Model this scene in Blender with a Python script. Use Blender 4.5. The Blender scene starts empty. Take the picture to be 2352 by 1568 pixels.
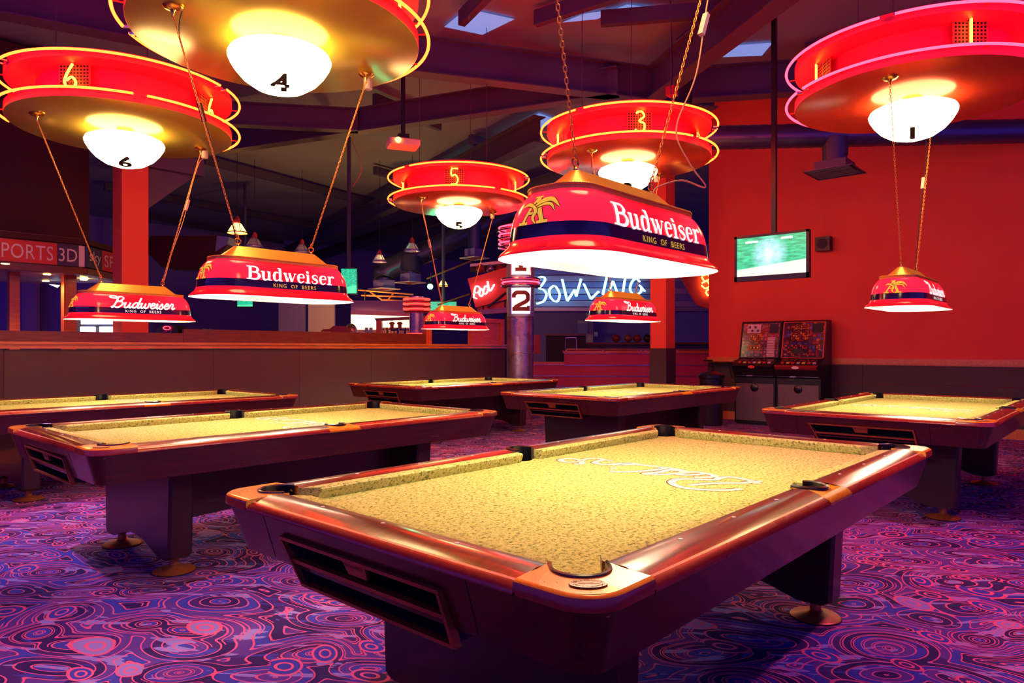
import bpy, bmesh, math, random
from mathutils import Vector, Matrix
random.seed(7)
PI = math.pi
sc = bpy.context.scene
C = sc.collection

# ------------------------------------------------------------------ camera
FPX, HOR, ANG = 1613.677, 799.593, 0.735726
CX, CY, CZ = -1.121796, -0.792801, 1.298827
FW = (math.cos(ANG), math.sin(ANG)); RT = (math.sin(ANG), -math.cos(ANG))
cam = bpy.data.cameras.new('camera'); camo = bpy.data.objects.new('camera', cam); C.objects.link(camo)
cam.sensor_width = 36; cam.lens = 36*FPX/2352; cam.shift_y = (HOR-784)/2352; cam.clip_start = .05; cam.clip_end = 200
camo.location = (CX, CY, CZ); camo.rotation_euler = (PI/2, 0, ANG-PI/2); sc.camera = camo
def atD(px, py, D):
    k = (px-1176)/FPX
    return Vector((CX+D*(FW[0]+RT[0]*k), CY+D*(FW[1]+RT[1]*k), CZ-(py-HOR)*D/FPX))
def onz(px, py, z): return atD(px, py, FPX*(CZ-z)/(py-HOR))
def onx(px, py, x):
    k = (px-1176)/FPX; return atD(px, py, (x-CX)/(FW[0]+RT[0]*k))
def ony(px, py, y):
    k = (px-1176)/FPX; return atD(px, py, (y-CY)/(FW[1]+RT[1]*k))
# ------------------------------------------------------------------ world, view
w = bpy.data.worlds.new('world'); sc.world = w; w.use_nodes = True
w.node_tree.nodes['Background'].inputs[0].default_value = (0.13, 0.055, 0.62, 1)
w.node_tree.nodes['Background'].inputs[1].default_value = 0.36
vs = sc.view_settings; vs.view_transform = 'Standard'; vs.look = 'None'; vs.exposure = 1.6; vs.gamma = 1.0; vs.use_curve_mapping = False
def light(kind, loc, power, col, size=.1, rot=None, spot=None, blend=.5, name='bulb_light'):
    l = bpy.data.lights.new(name, kind); l.energy = power; l.color = col
    if kind == 'AREA': l.size = size
    else: l.shadow_soft_size = size
    if kind == 'SPOT': l.spot_size = spot; l.spot_blend = blend
    o = bpy.data.objects.new(name, l); C.objects.link(o); o.location = loc
    if rot: o.rotation_euler = rot
    return o
def aim(o, tgt):
    d = Vector(tgt)-o.location; o.rotation_euler = d.to_track_quat('-Z', 'Y').to_euler()
# ceiling spots beyond the frame edges: the photograph shows their pools of light on the carpet
for (loc, tgt, pw, col, sz, nm) in [
    ((-1.6, 5.6, 5.0), (.35, 5.0, 0), 280, (1, .48, .95), .62, 'ceiling_spot_left_offscreen'),
    ((-1.4, 2.4, 5.0), (.55, 2.42, 0), 150, (.85, .42, 1), .55, 'ceiling_spot_front_offscreen'),
    ((3.6, -2.0, 5.0), (3.45, .0, 0), 220, (1, .22, .62), .80, 'ceiling_spot_right_offscreen')]:
    o = light('SPOT', loc, pw, col, .08, spot=sz, blend=.7, name=nm); aim(o, tgt)

# ------------------------------------------------------------------ materials
MATS = {}
class NT:
    """tiny node helper"""
    def __init__(s, name):
        s.m = bpy.data.materials.new(name); s.m.use_nodes = True; s.t = s.m.node_tree; s.b = s.t.nodes['Principled BSDF']
    def n(s, kind, **kw):
        x = s.t.nodes.new(kind)
        for k, v in kw.items(): setattr(x, k, v)
        return x
    def set(s, sock, v):
        if isinstance(v, bpy.types.NodeSocket): s.t.links.new(v, sock)
        elif v is not None: sock.default_value = v
    def M(s, op, a, b=None, c=None):
        x = s.n('ShaderNodeMath', operation=op); s.set(x.inputs[0], a); s.set(x.inputs[1], b)
        if c is not None: s.set(x.inputs[2], c)
        return x.outputs[0]
    def V(s, op, a, b=None, scale=None):
        x = s.n('ShaderNodeVectorMath', operation=op); s.set(x.inputs[0], a)
        if b is not None: s.set(x.inputs[1], b)
        if scale is not None: s.set(x.inputs[3], scale)
        return x.outputs['Value'] if op in ('LENGTH', 'DOT_PRODUCT', 'DISTANCE') else x.outputs[0]
    def mix(s, f, a, b):
        x = s.n('ShaderNodeMix', data_type='RGBA'); s.set(x.inputs[0], f); s.set(x.inputs[6], a); s.set(x.inputs[7], b); return x.outputs[2]
    def obj(s): return s.n('ShaderNodeTexCoord').outputs['Object']
    def noise(s, vec, scale, detail=2, rough=.5):
        x = s.n('ShaderNodeTexNoise'); s.set(x.inputs['Vector'], vec); x.inputs['Scale'].default_value = scale
        x.inputs['Detail'].default_value = detail; x.inputs['Roughness'].default_value = rough; return x.outputs
    def ramp(s, f, stops):
        x = s.n('ShaderNodeValToRGB'); s.set(x.inputs[0], f); r = x.color_ramp
        while len(r.elements) < len(stops): r.elements.new(.5)
        for e, (p, c) in zip(r.elements, stops): e.position = p; e.color = (*c, 1)
        return x.outputs[0]
    def scl(s, v, sx, sy, sz):
        x = s.n('ShaderNodeMapping'); s.set(x.inputs[0], v); x.inputs['Scale'].default_value = (sx, sy, sz); return x.outputs[0]
def rgb(*c): return (*c, 1)
def mat(name, col, rough=.5, metal=0, emis=None, es=0, coat=0, var=0, vscale=8, trans=0, spec=None, bump=0):
    if name in MATS: return MATS[name]
    t = NT(name); b = t.b
    if var:
        nz = t.noise(t.obj(), vscale, 4)[0]
        c = t.mix(nz, rgb(*[x*(1-var) for x in col]), rgb(*[min(1, x*(1+var)) for x in col])); t.t.links.new(c, b.inputs['Base Color'])
        r = t.M('MULTIPLY_ADD', nz, .15, rough-.07); t.t.links.new(r, b.inputs['Roughness'])
        if bump:
            bp = t.n('ShaderNodeBump'); bp.inputs['Strength'].default_value = bump; t.t.links.new(nz, bp.inputs['Height']); t.t.links.new(bp.outputs[0], b.inputs['Normal'])
    else:
        b.inputs['Base Color'].default_value = rgb(*col); b.inputs['Roughness'].default_value = rough
    b.inputs['Metallic'].default_value = metal; b.inputs['Coat Weight'].default_value = coat; b.inputs['Coat Roughness'].default_value = .12
    if trans: b.inputs['Transmission Weight'].default_value = trans
    if spec is not None: b.inputs['Specular IOR Level'].default_value = spec
    if emis: b.inputs['Emission Color'].default_value = rgb(*emis); b.inputs['Emission Strength'].default_value = es
    MATS[name] = t.m; return t.m
def wood(name, dark, light_, rough=.3, coat=.6, sx=2, sy=22, scuff=0):
    t = NT(name); b = t.b; v = t.scl(t.obj(), sx, sy, sy)
    n1 = t.noise(v, 2.2, 6, .6)[0]
    c = t.ramp(n1, [(.28, dark), (.72, light_)])
    if scuff:
        n2 = t.noise(t.scl(t.obj(), 3, 9, 22), 3.0, 3, .7)[0]
        k = t.M('GREATER_THAN', n2, .74); c = t.mix(t.M('MULTIPLY', k, scuff), c, rgb(.55, .22, .10))
    t.t.links.new(c, b.inputs['Base Color']); b.inputs['Roughness'].default_value = rough
    b.inputs['Coat Weight'].default_value = coat; b.inputs['Coat Roughness'].default_value = .13
    MATS[name] = t.m; return t.m
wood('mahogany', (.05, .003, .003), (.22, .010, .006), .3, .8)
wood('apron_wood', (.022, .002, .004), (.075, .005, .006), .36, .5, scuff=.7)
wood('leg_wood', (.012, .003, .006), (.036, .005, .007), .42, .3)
wood('pine', (.55, .17, .03), (.80, .32, .07), .35, .4)
wood('redwood', (.10, .014, .006), (.24, .045, .014), .4, .3)
wood('orange_wood', (.45, .07, .02), (.70, .14, .03), .4, .3)
mat('inlay', (.90, .50, .26), .3, coat=.5)
mat('badge_face', (.92, .40, .10), .35)
mat('moulding', (.34, .026, .012), .28, coat=.6, var=.15, vscale=12)
t = NT('casting'); nz = t.noise(t.obj(), 9, 3)[0]; sp = t.noise(t.obj(), 90, 2)[0]
cc = t.ramp(nz, [(.3, (.86, .27, .010)), (.7, (1.0, .46, .025))])
cc = t.mix(t.M('GREATER_THAN', sp, .72), cc, rgb(.16, .03, .02)); t.t.links.new(cc, t.b.inputs['Base Color'])
t.b.inputs['Roughness'].default_value = .25; t.b.inputs['Metallic'].default_value = .05; t.b.inputs['Coat Weight'].default_value = .6; MATS['casting'] = t.m
mat('black_rubber', (.008, .007, .012), .3, coat=.3)
mat('black_plastic', (.010, .010, .012), .35)
mat('void', (.003, .002, .004), .8)
mat('white_dot', (.85, .75, .70), .4)
mat('copper', (.40, .115, .04), .42, metal=.5, var=.4, vscale=14)
mat('brass', (.80, .50, .10), .22, metal=1.0)
mat('brass_brushed', (.88, .55, .07), .32, metal=.4, var=.15, vscale=30)
mat('chain_brass', (.90, .42, .06), .35, metal=.5)
def cloth(name, a, b_, dk, sc_):
    t = NT(name); o = t.obj()
    n1 = t.noise(o, sc_, 3, .6)[0]; n2 = t.noise(o, sc_*.35, 2)[0]; n3 = t.noise(o, sc_*1.6, 1)[0]
    c = t.ramp(n1, [(.34, dk), (.46, a), (.72, b_)])
    c = t.mix(t.M('MULTIPLY', t.M('GREATER_THAN', n3, .64), .75), c, rgb(*dk))
    c = t.mix(t.M('MULTIPLY', n2, .16), c, rgb(.62, .36, .14))
    t.t.links.new(c, t.b.inputs['Base Color']); t.b.inputs['Roughness'].default_value = .95
    t.b.inputs['Specular IOR Level'].default_value = .1; MATS[name] = t.m
cloth('bed_cloth', (.48, .48, .135), (.68, .64, .24), (.12, .14, .03), 80)
mat('print_white', (.80, .66, .60), .8)
mat('print_brown', (.12, .05, .03), .8)
def translucent(name, col, amt, rough, coat):
    t = NT(name); t.b.inputs['Base Color'].default_value = rgb(*col); t.b.inputs['Roughness'].default_value = rough; t.b.inputs['Coat Weight'].default_value = coat; t.b.inputs['Coat Roughness'].default_value = .12
    tr = t.n('ShaderNodeBsdfTranslucent'); tr.inputs[0].default_value = rgb(*col); mx = t.n('ShaderNodeMixShader'); mx.inputs[0].default_value = amt
    t.t.links.new(t.b.outputs[0], mx.inputs[1]); t.t.links.new(tr.outputs[0], mx.inputs[2])
    t.t.links.new(mx.outputs[0], [n for n in t.t.nodes if n.type == 'OUTPUT_MATERIAL'][0].inputs[0]); MATS[name] = t.m
translucent('lamp_red', (.85, .010, .050), .35, .16, .5)
translucent('lamp_inner', (.92, .88, .80), .30, .6, 0)
mat('lamp_navy', (.02, .012, .075), .13, coat=.6)
mat('letter_white', (.95, .92, .88), .4, emis=(1, .93, .82), es=.30)   # white lettering; painted glow stands in for bulb light shining through
mat('lamp_gold', (.90, .62, .07), .4, emis=(1, .62, .05), es=.20)  # gold print given its own glow in place of bulb light behind it
mat('letter_gold', (.90, .62, .07), .4)
mat('letter_black', (.01, .01, .01), .5)
def neon(name, col, s): return mat(name, (.2, .05, .05), .4, emis=col, es=s)
neon('neon_red', (1, .022, .0025), 13.0)
neon('neon_pink', (1, .010, .022), 8.0)
neon('neon_dim', (1, .03, .02), 1.6)
neon('neon_digit', (1, .36, .02), 4.0)
neon('neon_cyan', (.22, .95, .85), 1.6)
neon('neon_white', (1, .55, .62), 2.2)
neon('neon_yellow', (1, .45, .05), 3)
mat('glow_globe', (.9, .8, .6), .4, emis=(1, .72, .31), es=4.0)
mat('disc_gold', (.72, .50, .06), .24, metal=.4)
mat('disc_red', (.92, .085, .03), .24, metal=.4)
mat('disc_side', (.88, .04, .12), .4, metal=.1)
mat('mesh_red', (.55, .05, .04), .5)
mat('elec_end', (.75, .85, .95), .2, metal=1)
mat('white_plastic', (.75, .55, .45), .5)
mat('red_paint', (.86, .082, .050), .75, var=.10, vscale=1.5)
mat('red_column', (.88, .10, .05), .6, var=.06, vscale=2)
mat('wainscot', (.060, .034, .036), .6, var=.2, vscale=30)
mat('partition_panel', (.105, .055, .055), .6, var=.15, vscale=30)
mat('roof_sheet', (.30, .30, .36), .55, var=.2, vscale=.6)
mat('steel_beam', (.085, .065, .125), .5, var=.2, vscale=2)
mat('skylight', (.2, .3, .5), .4, emis=(.16, .26, .62), es=.35)
mat('violet_wall', (.30, .20, .50), .8, var=.06, vscale=.7)
mat('blue_wall', (.16, .12, .48), .8)
mat('dark_maroon', (.06, .006, .008), .7)
mat('duct_metal', (.10, .09, .20), .35, metal=.7)
mat('duct_pale', (.35, .34, .5), .4, metal=.5)
mat('slat_red', (.48, .03, .10), .5)
mat('slat_line', (.55, .35, .70), .25, metal=.8)
mat('chrome', (.75, .7, .85), .12, metal=1)
mat('galv', (.42, .30, .34), .28, metal=.85, var=.5, vscale=7)
mat('panel_lit', (.9, .9, .85), .5, emis=(1, .86, .60), es=.6)
mat('dark_digit', (.20, .02, .03), .5)
mat('sign_red', (.60, .03, .05), .5)
mat('sign_red_lit', (.75, .045, .045), .5)
mat('sign_navy', (.05, .03, .12), .5)
mat('sign_text', (.88, .76, .76), .5)
mat('screen_text', (.1, .1, .1), .3, emis=(1, .9, .9), es=.6)
mat('sign_white', (.85, .72, .72), .5)
mat('glass_clear', (.75, .68, .85), .15, trans=.55)
mat('lit_amber', (.9, .5, .1), .3, emis=(1, .42, .05), es=4.5)
mat('lit_green', (.1, .9, .5), .3, emis=(.05, 1, .42), es=14)
mat('lit_warm', (1, .6, .2), .3, emis=(1, .50, .08), es=16)
mat('shop_white', (.9, .85, .7), .5, emis=(1, .85, .52), es=.5)
mat('fridge_lit', (.8, .9, 1), .4, emis=(.55, .75, 1), es=1.1)
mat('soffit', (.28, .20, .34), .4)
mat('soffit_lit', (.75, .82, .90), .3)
mat('door_pale', (.75, .55, .55), .6)
mat('grey_metal', (.16, .11, .13), .45, metal=.3, var=.2, vscale=20)
mat('dark_red', (.30, .02, .02), .4)
mat('board_dark', (.02, .012, .03), .6)
mat('silver', (.6, .55, .6), .25, metal=1)

# carpet: nested ellipses outlined in pink
def carpet():
    t = NT('carpet'); o = t.obj()
    NAVY, DKV, VIO, BLU, LIL, PNK = (.036, .016, .11), (.068, .027, .165), (.125, .055, .31), (.055, .068, .44), (.33, .28, .66), (.88, .14, .28)
    wn = t.noise(o, 1.3, 1)[1]; warp = t.V('SCALE', t.V('SUBTRACT', wn, (.5, .5, .5)), scale=.42)
    p0 = t.V('MULTIPLY', t.V('ADD', o, warp), (1, 1, 0))
    rot = t.n('ShaderNodeVectorRotate', rotation_type='Z_AXIS'); t.t.links.new(p0, rot.inputs['Vector']); rot.inputs['Angle'].default_value = .9
    p1 = t.V('MULTIPLY', rot.outputs[0], (.78, 1.25, 0))
    def cells(p, scale, sm, seed):
        v = t.n('ShaderNodeTexVoronoi', voronoi_dimensions='2D', feature='SMOOTH_F1'); v.inputs['Scale'].default_value = scale; v.inputs['Smoothness'].default_value = sm; v.inputs['Randomness'].default_value = .95
        t.t.links.new(t.V('ADD', p, (seed, seed*1.3, 0)), v.inputs['Vector'])
        w_ = t.n('ShaderNodeTexVoronoi', voronoi_dimensions='2D', feature='F1'); w_.inputs['Scale'].default_value = scale; w_.inputs['Randomness'].default_value = .95
        t.t.links.new(t.V('ADD', p, (seed, seed*1.3, 0)), w_.inputs['Vector'])
        s_ = t.n('ShaderNodeSeparateColor'); t.t.links.new(w_.outputs['Color'], s_.inputs[0])
        return v.outputs['Distance'], w_.outputs['Distance'], w_.outputs['Color'], s_.outputs
    d, f1, colr, sc3 = cells(p1, 2.75, .14, 0)
    ph = t.noise(o, 1.1, 0)[0]
    k = t.M('ADD', t.M('MULTIPLY', d, 8.8), t.M('MULTIPLY', ph, 2.2))
    idx = t.M('FLOOR', k); fr = t.M('FRACT', k)
    # ring widths vary: a second, uneven set of lines inside each band
    ln = t.M('LESS_THAN', t.M('ABSOLUTE', t.M('SUBTRACT', fr, .12)), .070)
    ln_b = t.M('MULTIPLY', t.M('LESS_THAN', t.M('ABSOLUTE', t.M('SUBTRACT', fr, t.M('MULTIPLY_ADD', ph, .5, .2))), .05), t.M('GREATER_THAN', t.noise(o, 2.3, 0)[0], .53))
    wh = t.n('ShaderNodeTexWhiteNoise', noise_dimensions='4D'); t.t.links.new(t.V('SNAP', o, (.9, .9, 9)), wh.inputs['Vector']); t.t.links.new(idx, wh.inputs['W'])
    h = t.M('FRACT', t.M('ADD', t.M('MULTIPLY', idx, .381), t.M('MULTIPLY', t.noise(o, .8, 0)[0], .9)))
    fill = t.ramp(h, [(0, NAVY), (.24, VIO), (.44, DKV), (.66, BLU), (.90, VIO)]); [n for n in t.t.nodes if n.type == 'VALTORGB'][-1].color_ramp.interpolation = 'CONSTANT'
    pn = t.noise(t.scl(p1, 1, 2.4, 1), 5.5, 2)[0]
    fill = t.mix(t.M('MULTIPLY', t.M('GREATER_THAN', pn, .60), t.M('GREATER_THAN', h, .22)), fill, rgb(*LIL))
    fill = t.mix(t.M('MULTIPLY', t.M('LESS_THAN', pn, .36), .8), fill, rgb(*BLU))
    col = t.mix(t.M('MAXIMUM', ln, ln_b), fill, rgb(*PNK))
    # small loose ovals over the ground
    d2, g1, col2, sc2 = cells(t.V('MULTIPLY', p0, (1.15, .9, 0)), 4.4, .02, 4.1)
    on = t.M('GREATER_THAN', sc2[0], .62); rad = t.M('MULTIPLY_ADD', sc2[1], .12, .22)
    inside = t.M('MULTIPLY', on, t.M('LESS_THAN', g1, rad))
    e1 = t.M('MULTIPLY', on, t.M('LESS_THAN', t.M('ABSOLUTE', t.M('SUBTRACT', g1, rad)), .030)); e2 = t.M('MULTIPLY', on, t.M('LESS_THAN', t.M('ABSOLUTE', t.M('SUBTRACT', g1, t.M('MULTIPLY', rad, .45))), .026))
    f2 = t.ramp(sc2[2], [(0, DKV), (.45, BLU), (.8, LIL)]); [n for n in t.t.nodes if n.type == 'VALTORGB'][-1].color_ramp.interpolation = 'CONSTANT'
    col = t.mix(inside, col, f2); col = t.mix(t.M('MAXIMUM', e1, e2), col, rgb(*PNK))
    fz = t.noise(o, 240, 1)[0]; col = t.mix(t.M('MULTIPLY', fz, .30), col, rgb(*NAVY))
    t.t.links.new(col, t.b.inputs['Base Color']); t.b.inputs['Roughness'].default_value = .95; t.b.inputs['Specular IOR Level'].default_value = .15
    MATS['carpet'] = t.m
carpet()
def screen_mat(name, grass, band=(.9, .8, .55), es=.55, fig=True, zlo=.25):
    t = NT(name); g = t.n('ShaderNodeTexCoord').outputs['Generated']; s = t.n('ShaderNodeSeparateXYZ'); t.t.links.new(g, s.inputs[0])
    # generated: first axis across, z up
    u, v = s.outputs[1], s.outputs[2]
    nz = t.noise(t.scl(g, 1, 3, 9), 2.2, 4)[0]
    c = t.ramp(nz, [(.3, tuple(x*.35 for x in grass)), (.7, grass)])
    bandm = t.M('LESS_THAN', v, t.M('MULTIPLY_ADD', u, -.16, zlo+.1)); c = t.mix(bandm, c, rgb(*band))
    if fig:
        d = t.V('LENGTH', t.V('MULTIPLY', t.V('SUBTRACT', g, (0, .52, .55)), (0, 3.6, 2.0)))
        n2 = t.noise(t.scl(g, 1, 4, 3), 3, 3)[0]
        f = t.M('MULTIPLY', t.M('SUBTRACT', 1.0, t.M('MINIMUM', d, 1.0)), t.M('MULTIPLY_ADD', n2, 2.0, .1)); c = t.mix(f, c, rgb(.55, .8, 1))
    t.t.links.new(c, t.b.inputs['Emission Color']); t.b.inputs['Emission Strength'].default_value = es
    t.b.inputs['Base Color'].default_value = rgb(.01, .01, .01); t.b.inputs['Roughness'].default_value = .2
    MATS[name] = t.m
screen_mat('screen_field', (.05, .62, .30)); screen_mat('screen_green', (.03, .55, .30), band=(.08, .7, .3), fig=False)
def art_mat(name, cols, scale, glow=0):
    t = NT(name); g = t.obj()
    vo = t.n('ShaderNodeTexVoronoi', distance='CHEBYCHEV', voronoi_dimensions='3D'); t.t.links.new(g, vo.inputs['Vector']); vo.inputs['Scale'].default_value = scale; vo.inputs['Randomness'].default_value = .35
    s = t.n('ShaderNodeSeparateColor'); t.t.links.new(vo.outputs['Color'], s.inputs[0])
    c = t.ramp(s.outputs[0], [(i/len(cols), q) for i, q in enumerate(cols)]); [n for n in t.t.nodes if n.type == 'VALTORGB'][-1].color_ramp.interpolation = 'CONSTANT'
    e = t.M('GREATER_THAN', vo.outputs['Distance'], .38); c = t.mix(e, c, rgb(.02, .01, .03))
    t.t.links.new(c, t.b.inputs['Base Color']); t.b.inputs['Roughness'].default_value = .15
    t.t.links.new(c, t.b.inputs['Emission Color']); t.b.inputs['Emission Strength'].default_value = glow
    MATS[name] = t.m
art_mat('art_blue', [(.02, .05, .35), (.03, .10, .5), (.3, .03, .05), (.02, .03, .2), (.5, .12, .08)], 16)
art_mat('art_violet', [(.16, .05, .25), (.4, .08, .15), (.04, .03, .12), (.3, .14, .3), (.08, .2, .12)], 18)
art_mat('art_orange', [(.6, .16, .02), (.4, .06, .02), (.7, .3, .04), (.2, .02, .02)], 26)
art_mat('marquee_orange', [(.6, .16, .02), (.4, .06, .02), (.7, .3, .04), (.2, .02, .02)], 26, .8)
art_mat('art_red', [(.4, .03, .03), (.1, .02, .04), (.5, .14, .03), (.05, .02, .05)], 30)
art_mat('art_shop', [(.9, .75, .4), (.8, .5, .2), (.6, .75, .75), (.95, .85, .6), (.5, .3, .2)], 9)

# ------------------------------------------------------------------ mesh builder
class MB:
    def __init__(s): s.v = []; s.f = []
    def add(s, vs_, fs):
        o = len(s.v); s.v += [tuple(x) for x in vs_]; s.f += [tuple(i+o for i in f) for f in fs]; return s
    def box(s, x0, y0, z0, x1, y1, z1):
        v = [(x, y, z) for z in (z0, z1) for y in (y0, y1) for x in (x0, x1)]
        return s.add(v, [(0, 2, 3, 1), (4, 5, 7, 6), (0, 1, 5, 4), (2, 6, 7, 3), (0, 4, 6, 2), (1, 3, 7, 5)])
    def hexa(s, b, tp):   # bottom 4 pts, top 4 pts ccw
        return s.add(list(b)+list(tp), [(3, 2, 1, 0), (4, 5, 6, 7)]+[(i, (i+1) % 4, 4+(i+1) % 4, 4+i) for i in range(4)])
    def loft(s, rings, closed=True, cap0=False, cap1=False):
        n = len(rings[0]); o = len(s.v)
        for r in rings: s.v += [tuple(p) for p in r]
        for k in range(len(rings)-1):
            for i in range(n if closed else n-1):
                j = (i+1) % n; s.f.append((o+k*n+i, o+k*n+j, o+(k+1)*n+j, o+(k+1)*n+i))
        if cap0: s.f.append(tuple(o+i for i in reversed(range(n))))
        if cap1: s.f.append(tuple(o+(len(rings)-1)*n+i for i in range(n)))
        return s
    def lathe(s, prof, n=32, c=(0, 0, 0), cap0=False, cap1=False):
        return s.loft([[(c[0]+r*math.cos(2*PI*i/n), c[1]+r*math.sin(2*PI*i/n), c[2]+z) for i in range(n)] for r, z in prof], True, cap0, cap1)
    def tube(s, pts, r, n=8, closed=False, caps=True):
        P = [Vector(p) for p in pts]; m = len(P); rings = []; up = None
        for i in range(m):
            if closed: d = P[(i+1) % m]-P[i-1]
            else: d = P[min(i+1, m-1)]-P[max(i-1, 0)]
            d.normalize()
            if up is None: up = Vector((0, 0, 1)) if abs(d.z) < .9 else Vector((1, 0, 0))
            a = d.cross(up); a.normalize(); b = a.cross(d); b.normalize(); up = b
            rr_ = r[i] if isinstance(r, (list, tuple)) else r
            rings.append([P[i]+a*rr_*math.cos(2*PI*k/n)+b*rr_*math.sin(2*PI*k/n) for k in range(n)])
        if closed: rings.append(rings[0])
        return s.loft(rings, True, caps and not closed, caps and not closed)
    def prism(s, poly, z0, z1, ax='z'):
        def mp(p, z): return (p[0], p[1], z) if ax == 'z' else ((z, p[0], p[1]) if ax == 'x' else (p[0], z, p[1]))
        return s.loft([[mp(p, z0) for p in poly], [mp(p, z1) for p in poly]], True, True, True)
    def ring(s, R, r, z, n=64, m=8, c=(0, 0)):
        return s.tube([(c[0]+R*math.cos(2*PI*i/n), c[1]+R*math.sin(2*PI*i/n), z) for i in range(n)], r, m, closed=True)
    def poly(s, pts): return s.add(pts, [tuple(range(len(pts)))])
    def mesh(s, name, smooth=True, ang=35):
        me = bpy.data.meshes.new(name); me.from_pydata(s.v, [], s.f); me.validate()
        bm = bmesh.new(); bm.from_mesh(me); bmesh.ops.recalc_face_normals(bm, faces=bm.faces); bm.to_mesh(me); bm.free()
        if smooth:
            me.polygons.foreach_set('use_smooth', [True]*len(me.polygons)); me.set_sharp_from_angle(angle=math.radians(ang))
        return me
    def build(s, name, m, parent=None, smooth=True, ang=35):
        return link(s.mesh(name, smooth, ang), name, m, parent)
def link(me, name, m, parent=None):
    if not me.materials: me.materials.append(MATS[m] if isinstance(m, str) else m)
    o = bpy.data.objects.new(name, me); C.objects.link(o)
    if parent: o.parent = parent
    return o
def tag(o, label=None, cat=None, group=None, kind=None):
    if label: o['label'] = label
    if cat: o['category'] = cat
    if group: o['group'] = group
    if kind: o['kind'] = kind
    return o
def thing(name, label, cat, loc=(0, 0, 0), rz=0, group=None):
    o = bpy.data.objects.new(name, None); C.objects.link(o); o.location = loc; o.rotation_euler = (0, 0, rz); o.empty_display_size = .1
    return tag(o, label, cat, group)
def copy_tree(o, parent=None):
    c = o.copy(); C.objects.link(c); c.parent = parent
    for ch in list(o.children): copy_tree(ch, c)
    return c
def rr(L, W, r, k=8, z=0):
    o = []; r = min(r, L/2-1e-4, W/2-1e-4)
    for i, (sx, sy) in enumerate([(1, 1), (-1, 1), (-1, -1), (1, -1)]):
        for j in range(k+1):
            t_ = PI/2*(i+j/k); o.append((sx*(L/2-r)+r*math.cos(t_), sy*(W/2-r)+r*math.sin(t_), z))
    return o
def smooth_pts(pts, k=6):
    """Catmull-Rom through the points"""
    P = [Vector(p) for p in pts]; out = []
    for i in range(len(P)-1):
        a, b, c, d = P[max(i-1, 0)], P[i], P[i+1], P[min(i+2, len(P)-1)]
        for j in range(k):
            u = j/k; out.append(.5*((2*b)+(c-a)*u+(2*a-5*b+4*c-d)*u*u+(3*b-a-3*c+d)*u**3))
    out.append(P[-1]); return out
def ribbon(mb, pts, wd, f=lambda x, y: (x, y, 0), k=5, smooth=True):
    """flat stroke of width wd (number or list) through 2-D points, mapped by f"""
    if smooth and len(pts) > 2: Q = smooth_pts([(p[0], p[1], 0) for p in pts], k)
    else:
        Q = []
        for i in range(len(pts)-1):
            for j in range(k): Q.append(Vector((pts[i][0]+(pts[i+1][0]-pts[i][0])*j/k, pts[i][1]+(pts[i+1][1]-pts[i][1])*j/k, 0)))
        Q.append(Vector((*pts[-1], 0)))
    m = len(Q); rows = []
    for i in range(m):
        d = Q[min(i+1, m-1)]-Q[max(i-1, 0)]
        if d.length < 1e-9: d = Vector((1, 0, 0))
        d.normalize(); n = Vector((-d.y, d.x, 0))
        if isinstance(wd, (list, tuple)):
            u = i/(m-1)*(len(wd)-1); a = int(min(u, len(wd)-2)); ww = wd[a]+(wd[a+1]-wd[a])*(u-a)
        else: ww = wd
        rows.append([f(*(Q[i]+n*ww*.5*e)[:2]) for e in (-1, -.33, .33, 1)])
    mb.loft(rows, closed=False)
def text_mesh(txt, size=1.0, spacing=1.0, bold=0.0):
    cu = bpy.data.curves.new('t', 'FONT'); cu.body = txt; cu.size = size; cu.space_character = spacing; cu.align_x = 'CENTER'; cu.align_y = 'CENTER'; cu.resolution_u = 3; cu.offset = bold
    ob = bpy.data.objects.new('t', cu); C.objects.link(ob); bpy.context.view_layer.update()
    me = bpy.data.meshes.new_from_object(ob.evaluated_get(bpy.context.evaluated_depsgraph_get())); bpy.data.objects.remove(ob); bpy.data.curves.remove(cu)
    return me
def text_obj(txt, size, f, name, m, parent=None, spacing=1.0, cuts=0, sx=1.0, fit=None, bold=0.0):
    """flat lettering, every vertex mapped through f(x,y) -> 3-D point"""
    me = text_mesh(txt, size, spacing, bold)
    if fit:
        xs_ = [v.co.x for v in me.vertices]; ys2 = [v.co.y for v in me.vertices]; c0, c1 = (min(xs_)+max(xs_))/2, (min(ys2)+max(ys2))/2
        for v in me.vertices: v.co.x = (v.co.x-c0)*fit[0]/(max(xs_)-min(xs_)); v.co.y = (v.co.y-c1)*fit[1]/(max(ys2)-min(ys2))
    if cuts:
        bm = bmesh.new(); bm.from_mesh(me)
        for i in range(1, cuts):
            y = -size*.6+size*1.2*i/cuts
            bmesh.ops.bisect_plane(bm, geom=bm.verts[:]+bm.edges[:]+bm.faces[:], plane_co=(0, y, 0), plane_no=(0, 1, 0))
        bm.to_mesh(me); bm.free()
    for v in me.vertices: v.co = f(v.co.x*sx, v.co.y)
    me.name = name
    return link(me, name, m, parent)

# ================================================================== THE SETTING
# floor
fl = MB().box(-7, -7, -.1, 34, 34, 0).build('floor', 'carpet', smooth=False); tag(fl, kind='structure')

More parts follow.
